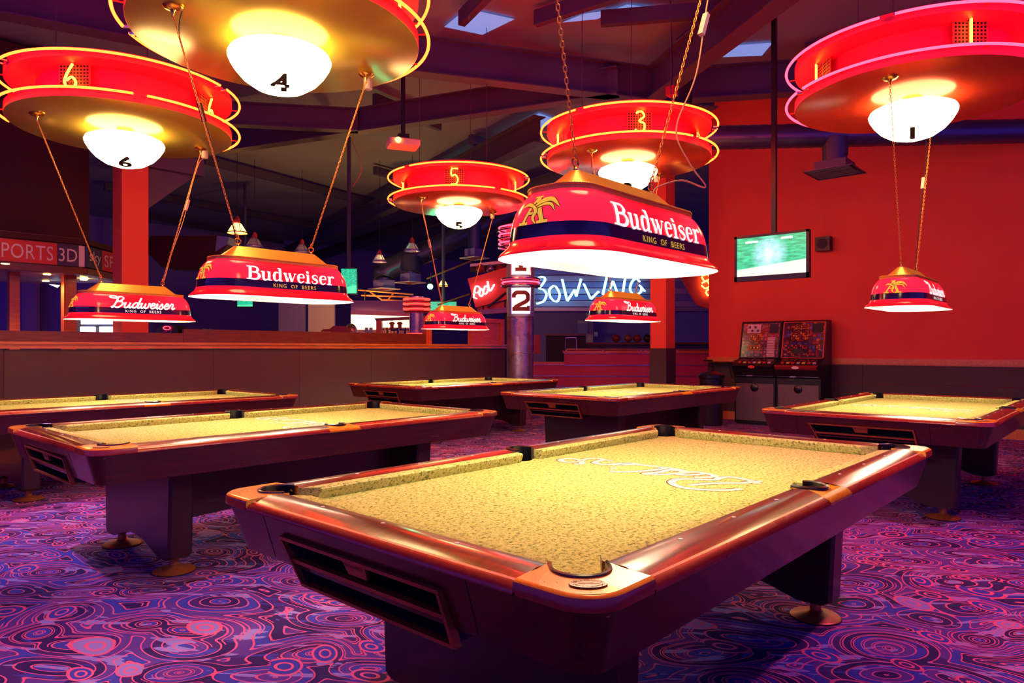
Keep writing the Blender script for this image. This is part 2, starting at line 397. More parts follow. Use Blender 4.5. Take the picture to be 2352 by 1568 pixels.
ZR = 6.0
ceil = MB().box(-8, -8, ZR, 40, 40, ZR+.1).build('ceiling', 'roof_sheet', smooth=False); tag(ceil, kind='structure')
def ibeam(p0, p1, h, wd, name='beam', fl_m='steel_beam', web='steel_beam'):
    p0, p1 = Vector(p0), Vector(p1); d = p1-p0; Ln = d.length
    m = MB(); m.box(0, -.012, .02, Ln, .012, h-.02); m.box(0, -wd/2, h-.02, Ln, wd/2, h)
    o = m.build(name, web, ceil, smooth=False); o.location = p0; o.rotation_euler = (0, -math.asin(d.z/Ln), math.atan2(d.y, d.x))
    q = MB().box(0, -wd/2, 0, Ln, wd/2, .02).build('beam_flange', fl_m, o, smooth=False)
    return o
ZB = 5.15
for (a, b, h, wd) in [((600, 129), (1640, 252), .52, .24), ((1590, 232), (2420, 181), .5, .24), ((330, 377), (1420, 219), .42, .22),
                      ((-60, 26), (560, 142), .5, .26), ((520, 288), (822, 303), .40, .2), ((640, 604), (1240, 327), .5, .26),
                      ((1440, 278), (1850, -32), .5, .28), ((700, 606), (1290, 430), .4, .2)]:
    ibeam(onz(*a, ZB), onz(*b, ZB), h, wd)
for (a, b) in [((240, 436), (800, 539)), ((470, 376), (905, 487)), ((860, 240), (1010, 300)), ((1010, 130), (1530, 230)), ((1080, 330), (1160, 352)),
               ((1560, 120), (1720, 0)), ((1060, 60), (1140, -20)), ((1230, 60), (1420, 0)), ((860, 400), (1130, 470)), ((330, 500), (650, 560)), ((1380, 60), (1640, 40)), ((1850, 130), (2200, 60))]:
    p0, p1 = onz(*a, 5.72), onz(*b, 5.72); d = p1-p0
    o = MB().box(0, -.05, 0, d.length, .05, .2).build('purlin', 'steel_beam', ceil, smooth=False); o.location = p0; o.rotation_euler = (0, 0, math.atan2(d.y, d.x))
for q in [[(1020, 62), (1072, 20), (1182, 44), (1108, 80)], [(1128, 326), (1238, 260), (1278, 274), (1172, 340)], [(1290, 52), (1340, 32), (1420, 20), (1372, 44)],
          [(1640, 132), (1690, 104), (1775, 98), (1750, 128)], [(1390, 30), (1440, 10), (1560, 26), (1500, 44)], [(1048, 362), (1100, 345), (1130, 356), (1080, 376)]]:
    m = MB(); m.poly([onz(x, y, ZR-.03) for x, y in q]); m.build('skylight', 'skylight', ceil, smooth=False)

# ---- red feature wall (x = 11.1)
XW = 11.1
wr = MB().box(XW, -8, 0, XW+.25, 5.30, 6.0).build('wall_right', 'red_paint', smooth=False); tag(wr, kind='structure')
ys = [-4.2, -1.75, .70, 2.62, 3.95, 5.30]
for i in range(len(ys)-1):
    MB().box(XW-.018, ys[i]+.003, .15, XW+.005, ys[i+1]-.003, .735).build('wainscot_panel', 'wainscot', wr, smooth=False)
    MB().box(XW-.018, ys[i]+.003+(.4 if 0 < i < 4 else 0)*0, .742, XW+.005, ys[i+1]-.003, 1.03).build('wainscot_panel', 'wainscot', wr, smooth=False)
bs = MB(); bs.box(XW-.03, -6, 0, XW, 5.30, .11); bs.box(XW-.024, -6, .11, XW, 5.30, .15); b = bs.build('baseboard_right', 'pine', smooth=False); tag(b, kind='structure')
tr = MB(); tr.box(XW-.045, -6, 1.045, XW, 5.32, 1.10); tr.box(XW-.03, -6, 1.03, XW, 5.32, 1.045); tr.box(XW-.02, -6, 1.10, XW, 5.32, 1.135); b = tr.build('trim_1', 'pine', smooth=False); tag(b, kind='structure')
MB().box(XW-.02, 5.30, 0, XW+.27, 5.31, 1.04).build('end_panel', 'wainscot', wr, smooth=False)

# ---- half-height partition (y = 8.78)
YP = 8.78; XE = 9.22
pt = MB().box(-6, YP, 0, XE, YP+.14, 1.28).build('wall_left', 'partition_panel', smooth=False); tag(pt, kind='structure')
xs = [-4.5, -1.6, .90, 3.30, 4.62, 5.95, 7.8, XE]
for i in range(len(xs)-1):
    MB().box(xs[i]+.002, YP-.018, .16, xs[i+1]-.002, YP+.01, 1.285).build('partition_panel', 'partition_panel', pt, smooth=False)
bs = MB(); bs.box(-6, YP-.035, 0, XE, YP, .12); bs.box(-6, YP-.028, .12, XE, YP, .155); tag(bs.build('baseboard_left', 'pine', smooth=False), kind='structure')
tr = MB(); tr.box(-6, YP-.05, 1.295, XE+.02, YP+.16, 1.325); tr.box(-6, YP-.038, 1.325, XE+.02, YP+.1, 1.345); tr.box(-6, YP-.058, 1.345, XE+.02, YP+.1, 1.375); tag(tr.build('trim_2', 'pine', smooth=False), kind='structure')
bd = [-6, -1.0, 2.9, 4.8, 6.3, 7.16]
hb = None
for i in range(len(bd)-1):
    MB().box(bd[i]+.002, YP+.0, 1.37, bd[i+1]-.002, YP+.05, 1.555 if i > 1 else 1.50).build('head_board', 'redwood', pt, smooth=False)
for x0 in (7.16, 8.30): MB().box(x0, YP-.01, 1.37, x0+.13, YP+.1, 1.80).build('post', 'orange_wood', pt, smooth=False)
MB().box(7.16, YP-.005, 1.80, XE, YP+.1, 1.88).build('head_rail', 'orange_wood', pt, smooth=False)
MB().box(8.43, YP+.02, 1.37, XE-.10, YP+.07, 1.80).build('infill_board', 'orange_wood', pt, smooth=False)
MB().box(XE-.10, YP-.01, 1.37, XE, YP+.1, 1.80).build('post', 'orange_wood', pt, smooth=False)

# ---- far hall walls
wb = MB().box(-12, 27, 0, 40, 27.2, 6).build('wall_back', 'violet_wall', smooth=False); tag(wb, kind='structure')
wf = MB().box(36, -8, 0, 36.2, 27, 6).build('wall_far', 'violet_wall', smooth=False); tag(wf, kind='structure')

# ================================================================== POOL TABLES
TL, TW = 2.946, 1.62
HX, HY = TL/2, TW/2
TABLES = dict(T4=(0, 0), T2=(.03, 3.02), T6=(0, 5.93), T1=(4.52, -.03), T3=(4.72, 3.11), T5=(4.76, 6.14))
def tc(n): x, y = TABLES[n]; return (x+HX, y+HY)
CCL = .215            # corner casting length along the rail
PR = .062             # pocket radius
PC = .155             # corner pocket centre offset
SC = .118             # side pocket centre offset
BED = .752
RAILP = [(.15, .797), (.12, .804), (.085, .806), (.05, .800), (.030, .7935)]
INL = [(.030, .7935), (.0235, .7908)]
MOUL = [(.0235, .7908), (.009, .784), (.0, .774), (.0, .768), (.012, .764)]
def make_table(label):
    T = thing('pool_table', label, 'pool table', group='mahogany pool tables')
    # mapping helpers: side k, s along (from its centre), o offset inward from outer edge
    def side(k, s, o, z):
        if k == 0: return (s, -HY+o, z)
        if k == 1: return (-s, HY-o, z)
        if k == 2: return (-HX+o, -s, z)
        return (HX-o, s, z)
    segs = []
    for k in (0, 1):
        segs += [(k, -HX+CCL, -.115), (k, .115, HX-CCL)]
    for k in (2, 3): segs += [(k, -HY+CCL, HY-CCL)]
    for (k, s0, s1) in segs:
        def bow(o, e0, e1):    # rail ends are cut in a gentle arc
            return .016*math.sin(min(o/.15, 1)*PI*.5)
        def strip(prof, name, m, par):
            mb = MB(); rows = []
            n = 9
            for i in range(n):
                u = i/(n-1); row = []
                for (o, z) in prof:
                    a = s0+(bow(o, 0, 0) if s0 < -.2 or s0 > .2 or True else 0); b_ = s1-bow(o, 0, 0)
                    if abs(s0) < .2: a = s0+.0-.045*min(o/.15, 1)
                    if abs(s1) < .2: b_ = s1+.045*min(o/.15, 1)
                    row.append(side(k, a+(b_-a)*u, o, z))
                rows.append(row)
            mb.loft(rows, closed=False)
            return mb.build(name, m, par, ang=50)
        R = strip(RAILP, 'rail', 'mahogany', T)
        strip(INL, 'inlay_strip', 'inlay', R)
        strip(MOUL, 'moulding', 'moulding', R)
        # sights
        if k < 2: pos = [sg*(HX-.203)*q/4 for q in (1, 2, 3) for sg in ((-1,) if s1 < 0 else (1,))]
        else: pos = [(HY-.203)*q for q in (-.5, 0, .5)]
        for q in pos:
            o_ = MB().lathe([(.0065, 0), (.0065, .0012), (.005, .0016)], 12, cap1=True).build('sight', 'white_dot', R); o_.location = side(k, q, .105, .8048)
        # cushion
        cor = .235; nz = .30
        def ends(o):
            u = (o-.15)/.053
            a0 = -(HX if k < 2 else HY)+cor+(nz-cor)*u if abs(s0) > .2 else (.062+.014*u)
            b0 = (HX if k < 2 else HY)-cor-(nz-cor)*u if abs(s1) > .2 else -(.062+.014*u)
            return a0, b0
        prof = [(.148, .796), (.17, .797), (.194, .797), (.203, .791), (.200, .780), (.188, .753), (.148, .753)]
        mb = MB(); rows = []
        n = 13
        for i in range(n):
            row = []
            for (o, z) in prof:
                a0, b0 = ends(o); row.append(side(k, a0+(b0-a0)*i/(n-1), o, z))
            rows.append(row)
        mb.loft(rows, True, True, True); mb.build('cushion', 'bed_cloth', T, ang=40)
    # corner castings
    for (sx, sy) in ((-1, -1), (1, -1), (1, 1), (-1, 1)):
        def mp(o1, o2, z): return (sx*(HX-o1), sy*(HY-o2), z)
        def outer(d, z):
            L_ = [(d, CCL+.007), (d, .16), (d, .1)]+[(.1-(.1-d)*math.cos(q*PI/16), .1-(.1-d)*math.sin(q*PI/16)) for q in range(1, 8)]+[(.1, d), (.16, d), (CCL+.007, d)]
            return [mp(a, b_, z) for a, b_ in L_]
        mb = MB(); mb.loft([outer(.014, .8015), outer(.007, .7995), outer(.003, .796)], closed=False)
        bnd = MB(); bnd.loft([outer(.003, .796), outer(.0, .790), outer(0, .768), outer(.012, .764)], closed=False)
        nr = PR+.008; dg_ = .7071
        def upath(r, arm, n_=16):
            st = [(PC+r*math.cos(-PI/4)+arm*dg_, PC+r*math.sin(-PI/4)+arm*dg_)]
            md = [(PC+r*math.cos(-PI/4-PI*q/n_), PC+r*math.sin(-PI/4-PI*q/n_)) for q in range(n_+1)]
            return st+md+[(PC-r*dg_+arm*dg_, PC+r*dg_+arm*dg_)]
        inner = upath(nr, .030)
        edge1 = [(CCL+.007, .014), (CCL+.013, .08), (CCL+.017, .13), (CCL+.018, .15)]
        edge2 = [(.15, CCL+.018), (.13, CCL+.017), (.08, CCL+.013), (.014, CCL+.007)]
        top = [(a, b_) for a, b_ in [(.014, .16), (.014, .1)]+[(.1-.086*math.cos(q*PI/16), .1-.086*math.sin(q*PI/16)) for q in range(1, 8)]+[(.1, .014), (.16, .014)]]
        poly = top+edge1+inner+edge2
        def zt(a, b_):
            o = min(a, b_); return .8015+.003*min(max((o-.014)/.08, 0), 1)
        mb.poly([mp(a, b_, zt(a, b_)) for a, b_ in poly])
        mb.loft([[mp(a, b_, zt(a, b_)) for a, b_ in inner], [mp(a, b_, .745) for a, b_ in inner]], closed=False)
        for ed in (edge1, edge2): mb.loft([[mp(a, b_, zt(a, b_)) for a, b_ in ed], [mp(a, b_, .766) for a, b_ in ed]], closed=False)
        for sw in (0, 1): mb.poly([mp(*((CCL+.007, o2) if sw == 0 else (o2, CCL+.007)), z2) for o2, z2 in ((.0, .767), (.0, .790), (.003, .796), (.007, .7995), (.014, .8015), (.034, .8022), (.034, .767))])
        CA = mb.build('corner_casting', 'casting', T, ang=30); bnd.build('casting_band', 'moulding', CA)
        # pocket liner
        ml = MB(); ring_ = [[mp(a3, b3, z) for a3, b3 in upath(r_, .036)] for r_, z in ((PR, .735), (PR, .8075), (PR+.004, .811), (PR+.009, .809), (PR+.010, .800), (PR+.008, .735))]
        ml.loft([list(c3) for c3 in zip(*ring_)], True, True, True); ml.build('pocket_liner', 'black_rubber', T, ang=45)
        for t_ in (-PI/4, -PI*1.25):
            rv = MB().lathe([(.0, 0), (.005, .0), (.005, .002), (.003, .003)], 10, cap1=True).build('rivet', 'brass', T)
            rv.location = mp(PC+(PR-.001)*math.cos(t_)+.018, PC+(PR-.001)*math.sin(t_)+.018, .788)
            dv = Vector((-sx*-math.cos(t_), -sy*-math.sin(t_), 0)); rv.rotation_euler = dv.to_track_quat('Z', 'Y').to_euler()
        MB().lathe([(PR+.004, .752), (PR+.004, .62), (.03, .60)], 20, c=mp(PC, PC, 0), cap1=True).build('pocket_cup', 'void', T)
        if (sx, sy) == (-1, -1):
            # oval badge on the casting
            ba = MB(); cx_, cy_ = -HX+.078, -HY+.078
            bd_ = MB().lathe([(0, 0), (1, 0), (1, .0012), (.94, .0014)], 40, cap1=True).build('badge', 'badge_face', T)
            bd_.location = (cx_, cy_, .8046); bd_.scale = (.040, .025, 1); bd_.rotation_euler = (0, 0, math.radians(-47)); tag(bd_, 'oval badge with dark lettering')
            rg = MB().tube([(math.cos(2*PI*i/40), math.sin(2*PI*i/40), .0012) for i in range(40)], .03, 5, closed=True).build('badge_rim', 'print_brown', bd_)
            rg.scale = (1, 1, .03)
            for word, a0, a1, rad, fl_ in (('BRUNSWICK', 158, 22, .76, 1), ('BILLIARDS', 205, 335, .78, -1)):
                for i, ch in enumerate(word):
                    an = math.radians(a0+(a1-a0)*i/(len(word)-1)); px_, py_ = rad*math.cos(an), rad*math.sin(an)
                    ro = (an-PI/2) if fl_ > 0 else (an+PI/2)
                    ro *= .75
                    def f(x, y, px_=px_, py_=py_, ro=ro): return (px_+x*math.cos(ro)*.9-y*math.sin(ro), py_+(x*math.sin(ro)*.9+y*math.cos(ro))*1.15, .0018)
                    text_obj(ch, .44, f, 'letter', 'print_brown', bd_)
            mb = MB(); ribbon(mb, [(-.5, .05), (-.2, .12), (.05, .05), (.3, .2)], .05, lambda x, y: (x, y, .0018)); ribbon(mb, [(-.55, -.12), (-.3, -.05), (-.1, -.14), (.2, -.02), (.6, -.1), (.1, -.16)], .05, lambda x, y: (x, y, .0018))
            mb.build('emblem', 'print_brown', bd_)
    # side castings, liners
    for sy in (-1, 1):
        def mp(s, o, z): return (s*-sy, sy*(HY-o), z)
        mb = MB(); hw = .115
        def ol(o, z): return [mp(-hw, o, z), mp(-hw*.5, o, z), mp(0, o, z), mp(hw*.5, o, z), mp(hw, o, z)]
        mb.loft([ol(.034, .7955), ol(.02, .790), ol(.007, .784), ol(0, .776), ol(0, .768), ol(.012, .764)], closed=False)
        nr = PR+.004; a_ = math.acos(min(1, (.15-SC)/nr))
        inn = [((nr)*math.sin(-a2), SC+nr*math.cos(a2)) for a2 in [a_-(2*a_-2*PI)*0 + (2*PI-2*a_)*q/18 for q in range(19)]]
        # arc from left mouth around the back to right mouth
        inn = [(-nr*math.sin(a_+(2*PI-2*a_)*q/18), SC+nr*math.cos(a_+(2*PI-2*a_)*q/18)) for q in range(19)]
        poly = [(-hw, .034), (-hw*.5, .034), (0, .034), (hw*.5, .034), (hw, .034), (.094, .085), (.078, .15)]+inn[::-1]+[(-.078, .15), (-.094, .085)]
        mb.poly([mp(s, o, .7957+.006*min(max((o-.034)/.05, 0), 1)) for s, o in poly]); mb.loft([[mp(s, o, .801) for s, o in inn], [mp(s, o, .745) for s, o in inn]], closed=False)
        mb.build('side_casting', 'casting', T, ang=30)
        ml = MB(); rows = []
        for q in range(25):
            a2 = a_-.1+(2*PI-2*a_+.2)*q/24
            rows.append([mp(-r_*math.sin(a2), SC+r_*math.cos(a2), z) for r_, z in ((PR-.006, .735), (PR-.006, .808), (PR, .812), (PR+.008, .808), (PR+.008, .735))])
        ml.loft(rows, True, True, True); ml.build('pocket_liner', 'black_rubber', T, ang=45)
        MB().lathe([(PR, .752), (PR, .62), (.03, .60)], 20, c=mp(0, SC, 0), cap1=True).build('pocket_cup', 'void', T)
    # bed with pocket notches
    x, y = HX-.15, HY-.15; P = []
    for (sx, sy, st) in ((1, -1, 0), (1, 1, 1), (-1, 1, 2), (-1, -1, 3)):
        arc = [(sx*(HX-PC-PR*math.cos(q*PI/16)), sy*(HY-PC-PR*math.sin(q*PI/16))) for q in range(9)]
        if st % 2 == 1: arc = arc[::-1]
        if sx*sy < 0: pass
        if st == 0: P += [( -.0+q_, -(HY-o_)) for q_, o_ in [(PR*math.sin(b2), SC+PR*math.cos(b2)) for b2 in [(-1+q*2/8)*math.acos((.15-SC)/PR) for q in range(9)]]]
        if st == 2: P += [(-q_, (HY-o_)) for q_, o_ in [(PR*math.sin(b2), SC+PR*math.cos(b2)) for b2 in [(-1+q*2/8)*math.acos((.15-SC)/PR) for q in range(9)]]]
        P += arc
    mb = MB(); mb.poly([(a, b_, BED) for a, b_ in P])
    mb.loft([[(a, b_, BED) for a, b_ in P], [(a, b_, BED-.03) for a, b_ in P]]); mb.build('bed', 'bed_cloth', T, smooth=False)
    # apron with ball return opening in the x-min end
    def ap(o, z, r): return [(a, b_, z) for a, b_, _ in rr(TL-2*o, TW-2*o, r)]
    r0 = ap(.012, .766, .095); r1 = ap(.060, .612, .07); n = len(r0)
    mb = MB(); o0 = len(mb.v); mb.v += r0+r1; skip = 17   # edge index between corner (-1,1) end and (-1,-1) start
    for i in range(n):
        if i == skip: continue
        mb.f.append((i, (i+1) % n, n+(i+1) % n, n+i))
    mb.f.append(tuple(n+i for i in range(n)))
    def xz(z): return -HX+.012+(.766-z)/.154*.048
    HO = [(-.312, .703), (.398, .703), (.326, .624), (-.338, .624)]    # opening (y, z)
    A_, B_, C_, D_ = r0[17], r0[18], r1[18], r1[17]     # y+ top, y- top, y- bottom, y+ bottom
    h_ = [(xz(z), y_, z) for y_, z in HO]
    mb.add([A_, B_, C_, D_]+h_, [(0, 1, 4, 5), (1, 2, 7, 4), (2, 3, 6, 7), (3, 0, 5, 6)])
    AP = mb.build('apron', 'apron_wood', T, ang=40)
    bt = MB(); bt.loft([[h_[0], h_[1], h_[2], h_[3]], [(p[0]+.16, p[1], p[2]+.01) for p in h_]], True, False, True); bt.build('ball_tray', 'board_dark', T, smooth=False)
    FR = None
    def pp(y_, z, out): return (xz(max(z, .6))-out, y_, z)
    def bar(a, b_, wd, name, par, th=.014, m='copper'):
        a, b_ = Vector(a), Vector(b_); d = (b_-a).normalized(); nn = Vector((-d.y, d.x)); mb2 = MB()
        c4 = [a+nn*wd/2, b_+nn*wd/2, b_-nn*wd/2, a-nn*wd/2]
        mb2.hexa([pp(p.x, p.y, -.012) for p in c4], [pp(p.x, p.y, th) for p in c4]); return mb2.build(name, m, par, smooth=False)
    FR = bar((-.330, .708), (.412, .708), .011, 'return_frame', T)
    bar((-.325, .712), (-.348, .566), .011, 'frame_bar', FR); bar((.405, .712), (.330, .566), .007, 'frame_bar', FR); bar((-.350, .570), (.332, .570), .009, 'frame_bar', FR); bar((-.335, .641), (.366, .641), .013, 'frame_bar', FR)
    lo = [pp(-.343, .574, .0), pp(.329, .574, .0), pp(.360, .634, .0), pp(-.337, .634, .0)]
    tb = MB(); tb.loft([lo, [(p[0]+.15, p[1], min(p[2], .610)) for p in lo]], True, False, True); tb.build('lower_tray', 'board_dark', FR, smooth=False)
    pb = MB(); q4 = [(-.018, .662), (.070, .662), (.086, .702), (-.020, .702)]
    pb.hexa([pp(y_, z, -.004) for y_, z in q4], [pp(y_, z, .006) for y_, z in q4]); PB = pb.build('name_plate', 'copper', FR, smooth=False)
    text_obj('BRUNSWICK', .0155, lambda x_, y_: pp(.032-x_, .690+y_, .0068), 'lettering', 'print_brown', PB)
    # fine door seams beside the return
    for y_ in (-.43, .50):
        sm = MB(); sm.hexa([pp(y_, .62, -.002), pp(y_+.003, .62, -.002), pp(y_+.003, .762, -.002), pp(y_, .762, -.002)], [pp(y_, .62, .0008), pp(y_+.003, .62, .0008), pp(y_+.003, .762, .0008), pp(y_, .762, .0008)]); sm.build('door_seam', 'void', AP, smooth=False)
    # pedestals
    for sx in (-1, 1):
        poly = [(-.53, .63), (-.505, .105), (-.47, .085), (-.36, .085)]+[(-.33+.66*q/12, .085+.075*math.sin(PI*q/12)**.8) for q in range(1, 12)]+[(.36, .085), (.47, .085), (.505, .105), (.53, .63)]
        mb = MB(); mb.loft([[(sx*.91+dx*k2, y_*k3, z) for y_, z in poly] for dx, k2, k3 in ((-.07, 1, .97), (-.055, 1, 1), (.055, 1, 1), (.07, 1, .97))], True, True, True)
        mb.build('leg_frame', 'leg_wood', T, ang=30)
        for sy in (-1, 1):
            f = MB(); f.lathe([(.115, 0), (.116, .008), (.108, .014), (.04, .028), (.026, .04), (.022, .10)], 28, cap0=True, cap1=True)
            fo = f.build('foot', 'copper', T, ang=40); fo.location = (sx*.91, sy*.41, 0)
            gl = MB().lathe([(.112, .0), (.119, .001), (.119, .006)], 28, cap0=True).build('foot_pad', 'black_rubber', fo)
    mb = MB(); mb.prism([(-.9, .62), (-.9, .25), (-.5, .27), (0, .30), (.5, .27), (.9, .25), (.9, .62)], -.26, .26, 'y'); mb.build('stretcher', 'leg_wood', T, smooth=False)
    # script lettering printed on the cloth (traced, in metres from the near corner)
    S = 4.2
    strokes = [[(1950, 602), (1800, 613), (1600, 610), (1400, 592), (1300, 562), (1272, 535), (1312, 512), (1400, 505), (1550, 512), (1690, 512), (1745, 492), (1850, 487), (1980, 510), (2070, 528), (2140, 526)],
               [(1440, 567), (1600, 553), (1800, 545), (1950, 545), (2060, 532), (2100, 552)],
               [(1490, 490), (1620, 488), (1690, 478), (1640, 460), (1540, 440), (1440, 440), (1330, 462), (1470, 466), (1580, 456)],
               [(1380, 432), (1260, 418), (1150, 440), (1010, 455), (1180, 462), (1330, 450), (1390, 430), (1300, 408), (1200, 395)],
               [(670, 431), (800, 437), (1000, 428), (1150, 412), (1210, 400), (1120, 386), (1010, 374), (900, 365), (780, 372), (690, 368)],
               [(680, 402), (740, 402)], [(1010, 374), (880, 352), (740, 358), (640, 368), (530, 348), (600, 325), (690, 330)],
               [(330, 362), (410, 358), (400, 332), (450, 312), (540, 305), (620, 318), (690, 334)],
               [(400, 334), (370, 338), (260, 342), (200, 326), (225, 312), (300, 308), (370, 318), (395, 330)]]
    pts = [[onz(1240+x_/S, 980+y_/S, BED) for x_, y_ in s] for s in strokes]
    for mname, wd, dz, nm in (('print_brown', .040, .0010, 'print_outline'), ('print_white', .032, .0016, 'cloth_print')):
        mb = MB()
        for s in pts: ribbon(mb, [(p.x-HX+(.004 if dz < .0015 else 0), p.y-HY+(.006 if dz < .0015 else 0)) for p in s], wd, lambda x_, y_: (x_, y_, BED+dz), k=5)
        par = T if nm == 'cloth_print' else T
        mb.build(nm, mname, par, smooth=False)
    return T
TLAB = dict(T4='mahogany pool table with a readable oval maker badge and large script print on its cloth',
            T2='mahogany pool table under the neon disc whose globe carries a black four',
            T6='mahogany pool table beside the brown partition, under the neon disc numbered six',
            T1='mahogany pool table alongside the red wall, under the neon disc numbered one',
            T3='mahogany pool table standing in front of the red column, under the neon disc numbered three',
            T5='mahogany pool table nearest the numbered metal column, under the neon disc numbered five')
proto = make_table(TLAB['T4'])
for i, n in enumerate(TABLES):
    o = proto if i == 0 else copy_tree(proto)
    o['label'] = TLAB[n]; x, y = tc(n); o.location = (x, y, 0)
    if n == 'T1':      # its cloth print reads across the table, as in the photograph
        pass

# ================================================================== HANGING TABLE LAMPS
LL, LW, LR = 1.18, .54, .235
LP = [(0, 0), (.002, .006), (.008, .014), (.022, .026), (.036, .038), (.043, .050), (.046, .060)]          # flared rim (inset, height)
BAND = [(.046, .060), (.049, .085), (.053, .112)]
DOME = [(.053, .112), (.060, .145), (.070, .175), (.086, .205), (.106, .230), (.125, .245), (.140, .252)]
def lring(d, z, sh=1): return [(x, y, z) for x, y, _ in rr(LL-2*d, LW-2*d, LR-d, 10)]
def prof_at(t_):
    """height along the wall (arc length from rim) -> inset, z, outward normal slope"""
    P = LP+BAND[1:]+DOME[1:]; acc = 0
    for (a, b_) in zip(P, P[1:]):
        l = math.hypot(b_[0]-a[0], b_[1]-a[1])
        if acc+l >= t_ or b_ is P[-1]:
            u = (t_-acc)/l; return a[0]+(b_[0]-a[0])*u, a[1]+(b_[1]-a[1])*u
        acc += l
def lsurf(s, t_, out=.0025):
    """s along the shade wall from the middle of the -y side, t up the wall"""
    d, z = prof_at(max(0, t_)); half = LL/2-LR; r = LR-d+out; rref = LR-.06; sgn = 1 if s >= 0 else -1; s = abs(s)
    if s <= half: return (sgn*s, -(LW/2-LR)-r, z+out*.4)
    a = (s-half)/rref
    if a <= PI/2: return (sgn*(half+r*math.sin(a)), -(LW/2-LR)-r*math.cos(a), z+out*.4)
    e = s-half-rref*PI/2
    return (sgn*(half+r), -(LW/2-LR)+e, z+out*.4)
SBOLD = {  # stroke glyphs: (points, widths, smooth) in cap-height units, advance
 'B': ([([(.24, .02), (.24, .98)], .20, 0), ([(.02, .96), (.44, .96)], .07, 0), ([(.02, .04), (.44, .04)], .07, 0), ([(.30, .95), (.62, .93), (.74, .75), (.62, .55), (.30, .52)], [.08, .12, .20, .12, .07], 1), ([(.30, .52), (.68, .50), (.84, .27), (.68, .06), (.30, .04)], [.07, .12, .22, .12, .08], 1)], .94),
 'u': ([([(.0, .62), (.26, .62)], .07, 0), ([(.17, .66), (.17, .25), (.24, .06), (.38, .04), (.52, .14)], [.18, .18, .16, .09, .06], 1), ([(.56, .66), (.56, .02)], .18, 0), ([(.42, .62), (.60, .62)], .07, 0), ([(.52, .035), (.74, .035)], .07, 0)], .76),
 'd': ([([(.56, 1.0), (.56, .02)], .18, 0), ([(.40, .97), (.6, .97)], .07, 0), ([(.52, .035), (.74, .035)], .07, 0), ([(.50, .55), (.36, .65), (.20, .58), (.14, .34), (.20, .10), (.34, .03), (.50, .14)], [.06, .08, .16, .19, .16, .08, .06], 1)], .76),
 'w': ([([(.12, .66), (.32, .02)], .17, 0), ([(.32, .02), (.48, .5)], .06, 0), ([(.44, .66), (.64, .02)], .17, 0), ([(.64, .02), (.86, .64)], .06, 0), ([(.0, .63), (.26, .63)], .06, 0), ([(.36, .63), (.56, .63)], .06, 0), ([(.76, .63), (.96, .63)], .06, 0)], .96),
 'e': ([([(.12, .38), (.54, .38)], .06, 0), ([(.54, .38), (.50, .60), (.34, .66), (.18, .56), (.13, .34), (.20, .10), (.36, .03), (.54, .14)], [.13, .12, .07, .15, .19, .15, .09, .06], 1)], .64),
 'i': ([([(.20, .66), (.20, .02)], .18, 0), ([(.04, .63), (.26, .63)], .07, 0), ([(.02, .035), (.38, .035)], .07, 0), ([(.10, .86), (.28, .86)], .18, 0)], .42),
 's': ([([(.48, .46), (.46, .62), (.28, .66), (.13, .54), (.20, .40), (.40, .30), (.48, .16), (.34, .02), (.14, .06), (.08, .22)], [.05, .06, .08, .12, .17, .17, .12, .08, .06, .05], 1)], .58),
 'r': ([([(.20, .66), (.20, .02)], .18, 0), ([(.04, .63), (.24, .63)], .07, 0), ([(.02, .035), (.40, .035)], .07, 0), ([(.24, .46), (.34, .62), (.46, .64), (.52, .54)], [.06, .08, .13, .16], 1)], .54)}
SCR = {  # monoline script, slanted
 'B': ([([(.42, .90), (.10, .84), (-.20, .92), (-.10, 1.06), (.20, 1.02), (.34, .80), (.24, .35), (.10, .02), (.0, .1)], 1), ([(.22, .86), (.52, 1.02), (.72, .88), (.58, .62), (.34, .54)], 1), ([(.34, .54), (.66, .52), (.70, .26), (.46, .03), (.20, .08)], 1)], .80),
 'u': ([([(.0, .30), (.12, .46), (.08, .14), (.18, .02), (.34, .16), (.44, .46)], 1), ([(.44, .46), (.38, .12), (.48, .02), (.58, .16)], 1)], .54),
 'd': ([([(.44, .40), (.28, .48), (.10, .28), (.12, .04), (.28, .06), (.42, .30), (.60, .98)], 1), ([(.58, .9), (.44, .14), (.52, .02), (.64, .14)], 1)], .60),
 'w': ([([(.0, .30), (.10, .46), (.06, .12), (.16, .02), (.30, .18), (.36, .44)], 1), ([(.36, .44), (.32, .10), (.44, .02), (.58, .2), (.60, .46), (.70, .40)], 1)], .68),
 'e': ([([(.04, .22), (.28, .30), (.32, .44), (.18, .48), (.06, .24), (.14, .03), (.30, .06), (.44, .2)], 1)], .40),
 'i': ([([(.02, .3), (.12, .46), (.08, .12), (.16, .02), (.28, .16)], 1), ([(.17, .66), (.21, .70)], 0)], .26),
 's': ([([(.0, .16), (.18, .46), (.22, .3), (.26, .12), (.14, .0), (.02, .06)], 1)], .32),
 'r': ([([(.0, .2), (.14, .48), (.26, .42), (.22, .12), (.30, .02), (.44, .16)], 1)], .40)}
